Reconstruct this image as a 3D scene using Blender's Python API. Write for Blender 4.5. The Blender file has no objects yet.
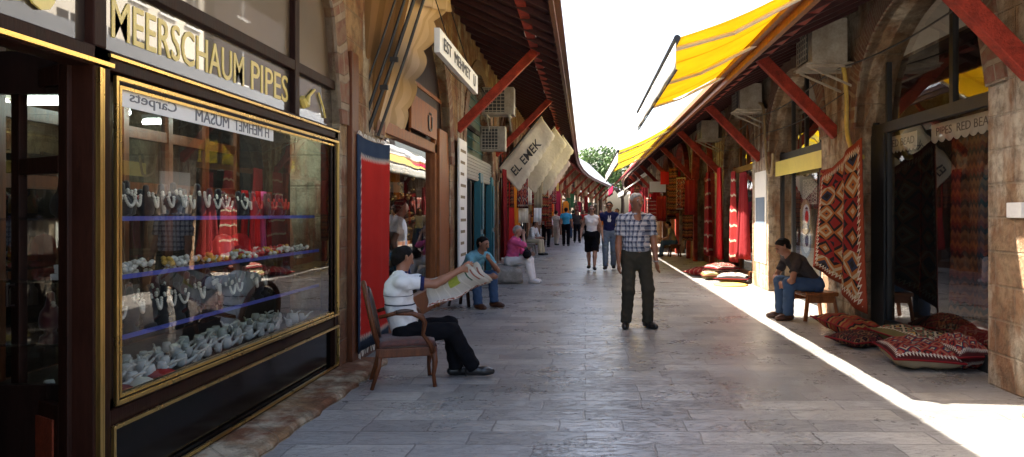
import bpy, bmesh, math, random
import numpy as np
from mathutils import Vector, Matrix
random.seed(7); RNG = np.random.RandomState(5)
PI = math.pi
S = bpy.context.scene
COL = S.collection
F, VX, VY, CH = 740.0, 585.0, 214.0, 1.43
def PT(px, py, Y): return Vector(((px-VX)*Y/F, Y, CH-(py-VY)*Y/F))

# ------------------------------------------------------------------ materials
class N:
    def __init__(s, name):
        s.m = bpy.data.materials.new(name); s.m.use_nodes = True
        s.t = s.m.node_tree; s.t.nodes.clear()
        s.out = s.t.nodes.new('ShaderNodeOutputMaterial')
    def n(s, typ, **kw):
        x = s.t.nodes.new('ShaderNode'+typ)
        for k, v in kw.items():
            if k.startswith('i_'): s.put(x.inputs[k[2:].replace('_', ' ')], v)
            else: setattr(x, k, v)
        return x
    def put(s, sock, v):
        if hasattr(v, 'is_output') or isinstance(v, bpy.types.NodeSocket): s.t.links.new(v, sock)
        elif isinstance(v, (tuple, list)) and len(v) == 3 and sock.type == 'RGBA': sock.default_value = (*v, 1)
        else: sock.default_value = v
    def ma(s, op, a, b=None, c=None, clamp=False):
        x = s.n('Math', operation=op, use_clamp=clamp); s.put(x.inputs[0], a)
        if b is not None: s.put(x.inputs[1], b)
        if c is not None: s.put(x.inputs[2], c)
        return x.outputs[0]
    def mix(s, f, a, b, mode='MIX'):
        x = s.n('Mix', data_type='RGBA', blend_type=mode)
        s.put(x.inputs[0], f); s.put(x.inputs[6], a); s.put(x.inputs[7], b)
        return x.outputs[2]
    def ramp(s, f, stops, interp='LINEAR'):
        x = s.n('ValToRGB'); s.put(x.inputs[0], f); r = x.color_ramp; r.interpolation = interp
        while len(r.elements) < len(stops): r.elements.new(.5)
        for e, (p, c) in zip(r.elements, stops):
            e.position = p; e.color = (*c, 1) if isinstance(c, tuple) else (c, c, c, 1)
        return x.outputs[0]
    def noise(s, vec, scale, detail=4, rough=.55, dist=0):
        x = s.n('TexNoise', i_Scale=scale, i_Detail=detail, i_Roughness=rough, i_Distortion=dist)
        if vec is not None: s.put(x.inputs['Vector'], vec)
        return x.outputs['Fac']
    def co(s, w='Object'): return s.n('TexCoord').outputs[w]
    def mapp(s, vec, scale=(1,1,1), loc=(0,0,0), rot=(0,0,0)):
        x = s.n('Mapping'); s.put(x.inputs[0], vec)
        x.inputs['Scale'].default_value = scale; x.inputs['Location'].default_value = loc; x.inputs['Rotation'].default_value = rot
        return x.outputs[0]
    def sep(s, vec):
        x = s.n('SeparateXYZ'); s.put(x.inputs[0], vec); return x.outputs
    def bump(s, h, strength=.3, dist=.01):
        x = s.n('Bump', i_Strength=strength, i_Distance=dist); s.put(x.inputs['Height'], h); return x.outputs[0]
    def bsdf(s, col, rough=.6, metal=0, spec=.5, normal=None, **kw):
        x = s.n('BsdfPrincipled'); s.put(x.inputs['Base Color'], col); s.put(x.inputs['Roughness'], rough)
        s.put(x.inputs['Metallic'], metal); s.put(x.inputs['Specular IOR Level'], spec)
        if normal is not None: s.put(x.inputs['Normal'], normal)
        for k, v in kw.items(): s.put(x.inputs[k.replace('_', ' ')], v)
        return x.outputs[0]
    def end(s, sh): s.t.links.new(sh, s.out.inputs[0]); return s.m
def dk(c, f): return tuple(min(1, x*f) for x in c)
def mat(name, col, rough=.6, var=.25, scale=6, bump=.15, metal=0, spec=.5, col2=None, stretch=(1,1,1), sheen=0):
    a = N(name); v = a.mapp(a.co(), scale=stretch)
    n1 = a.noise(v, scale, 5, .6); n2 = a.noise(v, scale*7, 3, .6)
    f = a.ramp(a.ma('ADD', a.ma('MULTIPLY', n1, .7), a.ma('MULTIPLY', n2, .3)), [(.36, 0.0), (.64, 1.0)])
    c = a.mix(f, col2 or dk(col, 1-var), dk(col, 1+var*.6))
    r = a.ma('ADD', rough-.08, a.ma('MULTIPLY', n1, .16))
    kw = dict(Sheen_Weight=sheen) if sheen else {}
    return a.end(a.bsdf(c, r, metal, spec, a.bump(a.ma('ADD', n1, n2), bump, .01), **kw))
M = {}
def reg(k, *a, **kw): M[k] = mat(k, *a, **kw); return M[k]
reg('mahogany', (.022,.007,.004), .45, .5, 3, .12, spec=.1, stretch=(4,4,.6))
reg('darkwood', (.016,.007,.005), .4, .4, 3, .08, spec=.2, stretch=(4,4,.6))
reg('redwood', (.19,.035,.014), .5, .4, 5, .25, spec=.2, stretch=(2,2,2))
reg('orangewood', (.24,.08,.025), .45, .4, 4, .15, spec=.2, stretch=(5,5,.7))
reg('warmwood', (.12,.036,.012), .42, .5, 4, .15, spec=.3, stretch=(5,5,.7))
reg('redpaint', (.27,.03,.015), .6, .55, 7, .6, spec=.25)
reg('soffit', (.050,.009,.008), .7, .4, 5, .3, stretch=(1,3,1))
reg('brass', (.72,.50,.17), .28, .08, 3, .01, metal=1)
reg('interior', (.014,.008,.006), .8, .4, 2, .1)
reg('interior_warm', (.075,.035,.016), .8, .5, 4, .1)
reg('blackgloss', (.004,.003,.003), .14, .3, 3, .01, spec=.18)
reg('ironblack', (.012,.012,.012), .5, .2, 10, .1)
reg('steel', (.35,.35,.34), .4, .2, 10, .05, metal=.8)
reg('acwhite', (.36,.33,.27), .55, .15, 5, .05, col2=(.22,.18,.13))
reg('acdark', (.03,.03,.03), .6)
reg('whitepaint', (.66,.64,.60), .5, .12, 4, .05)
reg('signwhite', (.72,.71,.66), .45, .08, 3, .02)
reg('signyellow', (.62,.50,.10), .5, .1, 4, .02)
reg('black', (.012,.012,.013), .5, .2)
reg('teal', (.012,.12,.15), .45, .25, 5, .1, stretch=(1,1,.3))
reg('greenboard', (.015,.05,.035), .5, .4, 5, .2)
reg('shutter', (.23,.23,.21), .5, .2, 5, .1)
reg('velvet', (.008,.006,.009), .85, .3, sheen=.1)
reg('velvetred', (.10,.008,.012), .85, .3, sheen=.3)
reg('pearl', (.72,.66,.56), .3, .1)
reg('coral', (.55,.04,.03), .35, .1)
reg('meerschaum', (.70,.66,.58), .4, .12)
reg('trayblue', (.07,.09,.40), .4)
reg('skin', (.30,.145,.09), .5, .10, 12, .05)
reg('skin_tan', (.27,.115,.065), .5, .10, 12, .05)
reg('skin_pale', (.40,.22,.15), .5, .10, 12, .05)
reg('hairblack', (.008,.006,.005), .7, .3, 40, .6, spec=.12, stretch=(1,1,.3))
reg('hairgrey', (.36,.35,.33), .7, .4, 40, .6, spec=.15, stretch=(1,1,.3))
reg('hairbrown', (.09,.04,.018), .55, .3, 40, .5, stretch=(1,1,.3))
reg('shoeblack', (.012,.011,.011), .35, .3)
reg('shoebrown', (.07,.028,.014), .4, .3)
reg('leather', (.045,.02,.012), .4, .3)
reg('rope', (.28,.20,.10), .8)
reg('straw', (.62,.36,.05), .7, .2, 20, .3)
reg('seatred', (.09,.022,.014), .6, .5, 25, .3, sheen=.3)
reg('conduit', (.50,.36,.08), .45)
reg('plate', (.40,.42,.46), .3, .5, 12)
def cloth(name, col, var=.12, wr=.35, sheen=.15, scale=9):
    a = N(name); v = a.co()
    n1 = a.noise(v, scale, 3, .5, .6); w = a.noise(v, 220, 2)
    c = a.mix(n1, dk(col, 1-var), dk(col, 1+var))
    M[name] = a.end(a.bsdf(c, .9, 0, .1, a.bump(a.ma('ADD', n1, a.ma('MULTIPLY', w, .08)), wr, .03))); return M[name]
for k, c in dict(c_white=(.70,.69,.68), c_navy=(.018,.022,.075), c_black=(.006,.006,.008), c_olive=(.045,.040,.030), c_blue=(.16,.37,.45),
                 c_jeans=(.05,.085,.155), c_jeansgrey=(.13,.17,.22), c_pink=(.62,.10,.24), c_darktee=(.05,.04,.038), c_cyan=(.05,.33,.48),
                 c_red=(.42,.02,.02), c_darkred=(.16,.012,.014), c_orange=(.55,.18,.02), c_tan=(.44,.30,.155), c_tanbrown=(.22,.125,.055),
                 c_beige=(.56,.49,.36), c_maroon=(.26,.02,.045), c_grey=(.2,.2,.2), c_khaki=(.25,.2,.13), c_green=(.04,.12,.06), c_cream=(.6,.54,.42)).items():
    cloth(k, c)
def glass(name, tint=(.86,.88,.86), k=1.9):
    a = N(name); lw = a.n('LayerWeight', i_Blend=.5).outputs['Facing']
    f = a.ma('MULTIPLY', a.ma('ADD', .042, a.ma('MULTIPLY', a.ma('POWER', lw, 5), .95)), k, clamp=True)
    t = a.n('BsdfTransparent', i_Color=tint); g = a.n('BsdfGlossy', i_Color=(1,1,1), i_Roughness=.0)
    dirt = a.noise(a.co(), 3, 4)
    w = a.noise(a.co(), .9, 2); g.inputs['Normal'].default_value = (0,0,0)
    a.t.links.new(a.bump(w, .06, .05), g.inputs['Normal'])
    x = a.n('MixShader'); a.put(x.inputs[0], f); a.t.links.new(t.outputs[0], x.inputs[1]); a.t.links.new(g.outputs[0], x.inputs[2])
    d = a.n('BsdfDiffuse', i_Color=(.4,.38,.34)); y = a.n('MixShader'); a.put(y.inputs[0], a.ma('MULTIPLY', dirt, .016))
    a.t.links.new(x.outputs[0], y.inputs[1]); a.t.links.new(d.outputs[0], y.inputs[2])
    M[name] = a.end(y.outputs[0])
glass('glass', k=1.8); glass('glasslow', (.7,.66,.6), .95); glass('glassfront', k=2.3); glass('glassdim', (.8,.77,.72), 2.0); glass('glassdark', (.35,.32,.28), 2.2); glass('glassup', (.6,.56,.5), 2.2)
def emis(name, col, st):
    a = N(name); M[name] = a.end(a.n('Emission', i_Color=col, i_Strength=st).outputs[0])
emis('tube', (.80,1,.90), 14)
emis('lampwarm', (1,.85,.5), 3)
# paving: stones laid across the street
def paving():
    a = N('paving'); v = a.co(); xyz = a.sep(v)
    wob = a.ma('MULTIPLY', a.ma('SUBTRACT', a.noise(a.mapp(v, (1,1,1)), 3.5, 5), .5), .06)
    cb = a.n('CombineXYZ'); a.put(cb.inputs[0], a.ma('ADD', xyz[0], wob)); a.put(cb.inputs[1], a.ma('ADD', xyz[1], wob)); cb.inputs[2].default_value = 0
    br = a.n('TexBrick', offset=.43, offset_frequency=2, squash=.58, squash_frequency=3); a.put(br.inputs['Vector'], cb.outputs[0])
    for k, q in dict(Scale=1.0, Mortar_Size=.007, Mortar_Smooth=.35, Bias=-.1, Brick_Width=.74, Row_Height=.27).items(): br.inputs[k.replace('_', ' ')].default_value = q
    br.inputs['Color1'].default_value = (0,0,0,1); br.inputs['Color2'].default_value = (1,1,1,1); br.inputs['Mortar'].default_value = (.5,.5,.5,1)
    stone = a.ramp(br.outputs['Color'], [(0, (.165,.16,.155)), (.3, (.28,.275,.27)), (.5, (.205,.20,.195)), (.75, (.36,.35,.33)), (1, (.24,.225,.20))])
    n1 = a.noise(v, 1.3, 6, .65, .4); n2 = a.noise(v, 14, 6, .7); n3 = a.noise(a.mapp(v, (1.2,4,1)), 2.2, 8, .75, 1.2)
    c = a.mix(a.ramp(n1, [(.3, 0), (.7, 1)]), a.mix(.42, stone, (.12,.115,.11)), stone)
    c = a.mix(a.ma('MULTIPLY', a.ramp(n2, [(.4, 0), (.75, 1)]), .35), c, (.33,.32,.30))
    crack = a.ramp(n3, [(.485, 0), (.5, 1), (.515, 0)])
    pit = a.ramp(a.noise(a.mapp(v, (1,2.6,1)), 5.5, 5, .6, .8), [(.66, 0), (.72, 1)])
    c = a.mix(a.ma('MULTIPLY', crack, .4), c, (.05,.045,.04))
    c = a.mix(a.ma('MULTIPLY', pit, .45), c, (.07,.065,.06))
    c = a.mix(a.ma('MULTIPLY', br.outputs['Fac'], a.ramp(a.noise(v, 2.3, 4, .7), [(.38, .10), (.62, .75)])), c, (.07,.064,.058))
    brown = a.ramp(a.ma('ADD', xyz[0], a.ma('MULTIPLY', n1, 1.6)), [(0, 0), (1, 1)])
    c = a.mix(a.ma('MULTIPLY', a.ramp(a.ma('DIVIDE', a.ma('ADD', xyz[0], a.ma('MULTIPLY', n1, 1.5)), 5), [(.45, 0), (.75, 1)]), .3), c, a.mix(1, c, (1.05,.84,.64), 'MULTIPLY'))
    h = a.ma('SUBTRACT', a.ma('ADD', a.ma('MULTIPLY', n2, .35), a.ma('ADD', a.ma('MULTIPLY', n1, .8), a.ma('MULTIPLY', br.outputs['Color'], .25))), a.ma('ADD', a.ma('MULTIPLY', br.outputs['Fac'], .8), a.ma('ADD', a.ma('MULTIPLY', pit, .5), a.ma('MULTIPLY', crack, .25))))
    r = a.ramp(a.ma('ADD', a.ma('MULTIPLY', n1, .6), a.ma('MULTIPLY', n2, .4)), [(.3, .17), (.7, .48)])
    st = a.ramp(a.noise(a.mapp(v, (1,.7,1), (4,2,0)), .55, 5, .65, .8), [(.42, .88), (.6, 1.08)]); c = a.mix(1, c, st, 'MULTIPLY')
    sp = a.ramp(a.noise(v, 38, 2, .5), [(.70, 0), (.76, 1)]); c = a.mix(a.ma('MULTIPLY', sp, .5), c, (.06,.055,.05))
    M['paving'] = a.end(a.bsdf(c, r, 0, .5, a.bump(h, .6, .02)))
paving()
def masonry(name, base, red, pale, rough=.85, mort=.5):
    a = N(name); v = a.co()
    n1 = a.noise(v, 1.6, 7, .68, .6); n2 = a.noise(v, 7, 6, .7, .3); n3 = a.noise(a.mapp(v, (1,1,.35), (3,5,1)), 2.5, 5, .6)
    c = a.mix(a.ramp(n1, [(.38, 0), (.55, 1)]), base, red)
    c = a.mix(a.ramp(n3, [(.48, 0), (.62, 1)]), c, pale)
    c = a.mix(a.ma('MULTIPLY', a.ramp(n2, [(.35, 1), (.55, 0)]), .65), c, dk(base, .25))
    x = a.sep(v); cb = a.n('CombineXYZ'); a.put(cb.inputs[0], a.ma('ADD', x[0], x[1])); a.put(cb.inputs[1], x[2])
    br = a.n('TexBrick'); a.put(br.inputs['Vector'], cb.outputs[0])
    for k, q in dict(Scale=1.0, Mortar_Size=.012, Mortar_Smooth=.5, Brick_Width=.55, Row_Height=.28).items(): br.inputs[k.replace('_', ' ')].default_value = q
    c = a.mix(a.ma('MULTIPLY', br.outputs['Fac'], mort), c, dk(pale, .55))
    h = a.ma('SUBTRACT', a.ma('ADD', n2, a.ma('ADD', a.ma('MULTIPLY', n1, 1.5), a.ma('MULTIPLY', a.noise(v, 22, 4, .7), .5))), a.ma('MULTIPLY', br.outputs['Fac'], mort*2))
    M[name] = a.end(a.bsdf(c, rough, 0, .3, a.bump(h, .9, .035)))
masonry('masonry_left', (.30,.185,.085), (.19,.075,.035), (.46,.38,.26), mort=.3)
masonry('masonry_right', (.29,.19,.105), (.20,.10,.05), (.44,.37,.27), mort=.25)
masonry('plaster', (.36,.31,.25), (.25,.19,.13), (.46,.42,.36), mort=.12)
def bricks(name):
    a = N(name); v = a.co('UV'); br = a.n('TexBrick'); a.put(br.inputs['Vector'], v)
    for k, q in dict(Scale=1.0, Mortar_Size=.012, Mortar_Smooth=.3, Bias=0, Brick_Width=.34, Row_Height=.075).items(): br.inputs[k.replace('_', ' ')].default_value = q
    br.inputs['Color1'].default_value = (.20,.075,.045,1); br.inputs['Color2'].default_value = (.12,.05,.035,1); br.inputs['Mortar'].default_value = (.26,.20,.14,1)
    n = a.noise(a.co(), 9, 6, .7)
    c = a.mix(a.ramp(n, [(.35, .9), (.62, 0)]), br.outputs['Color'], (.20,.14,.09))
    M[name] = a.end(a.bsdf(c, .85, 0, .3, a.bump(a.ma('SUBTRACT', n, br.outputs['Fac']), .8, .02)))
bricks('archbrick')
def roofmat():
    a = N('roofmetal'); v = a.co(); n = a.noise(v, 2, 5)
    c = a.mix(n, (.24,.25,.26), (.36,.37,.37)); M['roofmetal'] = a.end(a.bsdf(c, .5, .2, .5))
roofmat()
def kilim(name, pal, nu=4, nv=8, border=None, kind='diamond', zig=0.06, bwid=.1, side=False):
    """woven rug from UV: diamonds, stripes or a plain field with a zigzag border"""
    a = N(name); uv = a.sep(a.co('UV')); u, v = uv[0], uv[1]
    fu = a.ma('FRACT', a.ma('MULTIPLY', u, nu)); fv = a.ma('FRACT', a.ma('MULTIPLY', v, nv))
    if kind == 'diamond':
        d = a.ma('ADD', a.ma('ABSOLUTE', a.ma('SUBTRACT', fu, .5)), a.ma('ABSOLUTE', a.ma('SUBTRACT', fv, .5)))
        d = a.ma('ADD', a.ma('MULTIPLY', a.ma('FRACT', a.ma('MULTIPLY', d, 1.0)), .8), a.ma('MULTIPLY', a.ma('FLOOR', a.ma('ADD', a.ma('MULTIPLY', v, nv), .0)), .0))
        idx = a.n('TexWhiteNoise', noise_dimensions='2D'); cb = a.n('CombineXYZ')
        a.put(cb.inputs[0], a.ma('FLOOR', a.ma('MULTIPLY', u, nu))); a.put(cb.inputs[1], a.ma('FLOOR', a.ma('MULTIPLY', v, nv))); a.put(idx.inputs['Vector'], cb.outputs[0])
        t = a.ma('FRACT', a.ma('ADD', d, a.ma('MULTIPLY', a.ma('FLOOR', a.ma('MULTIPLY', idx.outputs['Value'], 3)), .2)))
        c = a.ramp(t, [(i/len(pal), p) for i, p in enumerate(pal)], 'CONSTANT')
    elif kind == 'stripe':
        z = a.ma('MULTIPLY', a.ma('PINGPONG', a.ma('MULTIPLY', u, nu*2), .5), zig)
        t = a.ma('FRACT', a.ma('MULTIPLY', a.ma('ADD', v, z), nv/2))
        c = a.ramp(t, [(i/len(pal), p) for i, p in enumerate(pal)], 'CONSTANT')
    else:
        c = a.mix(a.ma('GREATER_THAN', a.noise(a.mapp(a.co('UV'), (6,10,1)), 3, 2), .56), pal[0], pal[1])
        if kind == 'plain': c = a.mix(0, pal[0], pal[1])
    if border:
        e = a.ma('MINIMUM', a.ma('MINIMUM', u, a.ma('SUBTRACT', 1, u)), a.ma('MULTIPLY', a.ma('MINIMUM', v, a.ma('SUBTRACT', 1, v)), 1.0))
        if side: e = a.ma('MINIMUM', a.ma('ADD', u, .035), a.ma('MULTIPLY', a.ma('MINIMUM', v, a.ma('ADD', a.ma('SUBTRACT', 1, v), .03)), 1.5))
        zz = a.ma('MULTIPLY', a.ma('PINGPONG', a.ma('MULTIPLY', a.ma('ADD', v, u), nv*4), .5), .07)
        e2 = a.ma('ADD', e, zz)
        c = a.mix(a.ma('LESS_THAN', e2, bwid+.03), c, (.62,.56,.46))
        c = a.mix(a.ma('LESS_THAN', e2, bwid+.012), c, border)
    n = a.noise(a.mapp(a.co('UV'), (60,160,1)), 3, 3); n2 = a.noise(a.co(), 3, 3)
    c = a.mix(.45, c, a.mix(1, c, a.ramp(n, [(.3, .35), (.7, 1.0)]), 'MULTIPLY')); c = a.mix(.3, c, a.mix(1, c, a.ramp(n2, [(.3, .4), (.7, 1.0)]), 'MULTIPLY'))
    M[name] = a.end(a.bsdf(c, .92, 0, .05, a.bump(n, .3, .004)))
R_, B_, O_, W_, K_, G_, Y_ = (.24,.022,.02), (.03,.035,.07), (.34,.12,.035), (.42,.35,.24), (.025,.018,.02), (.06,.10,.06), (.52,.30,.07)
kilim('k_redrug', [(.52,.028,.020), (.46,.022,.018)], border=(.04,.06,.10), kind='plain', nv=6, bwid=.13, side=True)
kilim('k_diamond', [K_, B_, O_, W_, O_, K_, R_, R_], 3, 6, (.30,.06,.03), 'diamond', bwid=.05)
kilim('k_orange', [(.26,.08,.03), R_, (.30,.17,.06), K_, R_, (.20,.06,.03)], 3, 8, None, 'stripe', .08)
kilim('k_red', [R_, K_, R_, (.30,.13,.08), R_, B_, W_], 5, 5, (.07,.015,.015), 'diamond', bwid=.05)
kilim('k_green', [G_, Y_, K_, W_, G_, R_], 5, 5, (.16,.13,.05), 'diamond')
kilim('k_redwhite', [R_, R_, R_, (.30,.025,.03), W_, R_, R_], 2, 12, None, 'stripe', .03)
kilim('k_brown', [(.10,.04,.025), (.24,.08,.03), (.15,.03,.02), K_, (.18,.08,.04)], 4, 14, None, 'stripe', .05)
kilim('k_dark', [(.07,.02,.02), (.12,.03,.025), K_, (.2,.1,.05)], 5, 8, None, 'diamond')
kilim('k_pic', [(.25,.22,.18), (.05,.04,.05), (.4,.36,.3), (.12,.08,.08)], 5, 7, (.04,.03,.03), 'diamond')
def awningmat(name, c1, c2, n, axis=1, trans=.55, width=.5):
    a = N(name); uv = a.sep(a.co('UV'))
    st = a.ma('GREATER_THAN', a.ma('FRACT', a.ma('MULTIPLY', uv[axis], n)), width)
    c = a.mix(st, c1, c2); nn = a.noise(a.co(), 2.5, 4)
    c = a.mix(.35, c, a.mix(1, c, a.ramp(nn, [(.3, .6), (.7, 1.0)]), 'MULTIPLY'))
    d = a.n('BsdfDiffuse'); a.put(d.inputs[0], c); t = a.n('BsdfTranslucent'); a.put(t.inputs[0], c)
    x = a.n('MixShader', i_Fac=trans) if False else a.n('MixShader'); x.inputs[0].default_value = trans
    a.t.links.new(d.outputs[0], x.inputs[1]); a.t.links.new(t.outputs[0], x.inputs[2]); M[name] = a.end(x.outputs[0])
awningmat('aw_yellow', (.74,.54,.055), (.62,.42,.04), 3.5, 0, .40, .93)
awningmat('aw_yellow2', (.76,.64,.08), (.60,.54,.25), 12, 0, .5, .55)
awningmat('aw_white', (.8,.8,.76), (.78,.78,.74), 3, 0, .5)
awningmat('aw_maroon', (.30,.02,.06), (.34,.03,.07), 3, 0, .3)
awningmat('aw_tan', (.66,.50,.33), (.56,.41,.25), 3, 0, .35)
awningmat('aw_brown', (.30,.16,.07), (.22,.12,.05), 3, 0, .3)
def plaid():
    a = N('plaid'); x = a.sep(a.co('Object'))
    def band(v, f, w, ph): return a.ma('LESS_THAN', a.ma('FRACT', a.ma('ADD', a.ma('MULTIPLY', v, f), ph)), w)
    h = a.ma('ADD', x[0], a.ma('MULTIPLY', x[1], .75))
    b1 = a.ma('ADD', band(h, 17, .45, .1), band(x[2], 15, .45, 0)); b2 = a.ma('ADD', band(h, 17, .12, .7), band(x[2], 15, .12, .6), clamp=True)
    c = a.ramp(a.ma('MULTIPLY', b1, .5), [(0, (.46,.47,.50)), (.4, (.15,.17,.23)), (.9, (.04,.05,.09))], 'CONSTANT')
    c = a.mix(a.ma('MULTIPLY', b2, .6), c, (.45,.42,.42))
    n = a.noise(a.co(), 9, 3, .5, .5)
    M['plaid'] = a.end(a.bsdf(c, .9, 0, .1, a.bump(n, .4, .03)))
plaid()
def polo():
    a = N('polo'); z = a.sep(a.co())[2]
    def bd(z0, z1): return a.ma('MULTIPLY', a.ma('GREATER_THAN', z, z0), a.ma('LESS_THAN', z, z1))
    n = a.noise(a.co(), 9, 3, .5, .6)
    c = a.mix(a.ma('ADD', bd(.658, .670), bd(.738, .744), clamp=True), a.mix(n, (.60,.59,.60), (.74,.73,.73)), (.02,.022,.05))
    M['polo'] = a.end(a.bsdf(c, .9, 0, .1, a.bump(n, .45, .03)))
polo()
def newsprint():
    a = N('newsprint'); uv = a.sep(a.co('UV')); u, v = uv[0], uv[1]
    line = a.ma('GREATER_THAN', a.ma('FRACT', a.ma('MULTIPLY', v, 30)), .55); col = a.ma('GREATER_THAN', a.ma('FRACT', a.ma('MULTIPLY', u, 6)), .12)
    tx = a.ma('MULTIPLY', line, col); c = a.mix(a.ma('MULTIPLY', tx, .45), (.50,.46,.40), (.10,.10,.10))
    def rect(u0, u1, v0, v1): return a.ma('MULTIPLY', a.ma('MULTIPLY', a.ma('GREATER_THAN', u, u0), a.ma('LESS_THAN', u, u1)), a.ma('MULTIPLY', a.ma('GREATER_THAN', v, v0), a.ma('LESS_THAN', v, v1)))
    c = a.mix(rect(.44,.64,.45,.85), c, a.mix(a.noise(a.co('UV'), 14, 4), (.12,.16,.02), (.42,.44,.07)))
    c = a.mix(rect(.0,.95,.0,.10), c, a.mix(a.ma('GREATER_THAN', a.noise(a.co('UV'), 20, 2), .5), (.24,.07,.05), (.5,.45,.4)))
    c = a.mix(rect(.80,.83,.35,.95), c, (.04,.09,.06)); c = a.mix(rect(.91,.94,.3,.8), c, (.25,.08,.06))
    M['newsprint'] = a.end(a.bsdf(c, .8, 0, .2))
newsprint()
def litfacade():
    a = N('farfacade'); x = a.sep(a.co()); fu = a.ma('FRACT', a.ma('MULTIPLY', x[1], .5)); fz = a.ma('FRACT', a.ma('MULTIPLY', x[2], .36))
    M['farfacade'] = a.end(a.bsdf(a.mix(a.noise(a.co(), 1, 4), (.6,.55,.46), (.5,.45,.36)), .8))
litfacade()
reg('leafa', (.055,.11,.022), .6, .5, 3, .1); reg('bark', (.09,.06,.04), .9, .4, 10, .5)
reg('leafb', (.09,.16,.03), .6, .5, 3, .1)
reg('ground', (.24,.22,.19), .9, .3, 1, .3)
reg('rock', (.30,.28,.25), .9, .35, 8, .6)
reg('reflector', (.55,.52,.46), .5)

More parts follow.
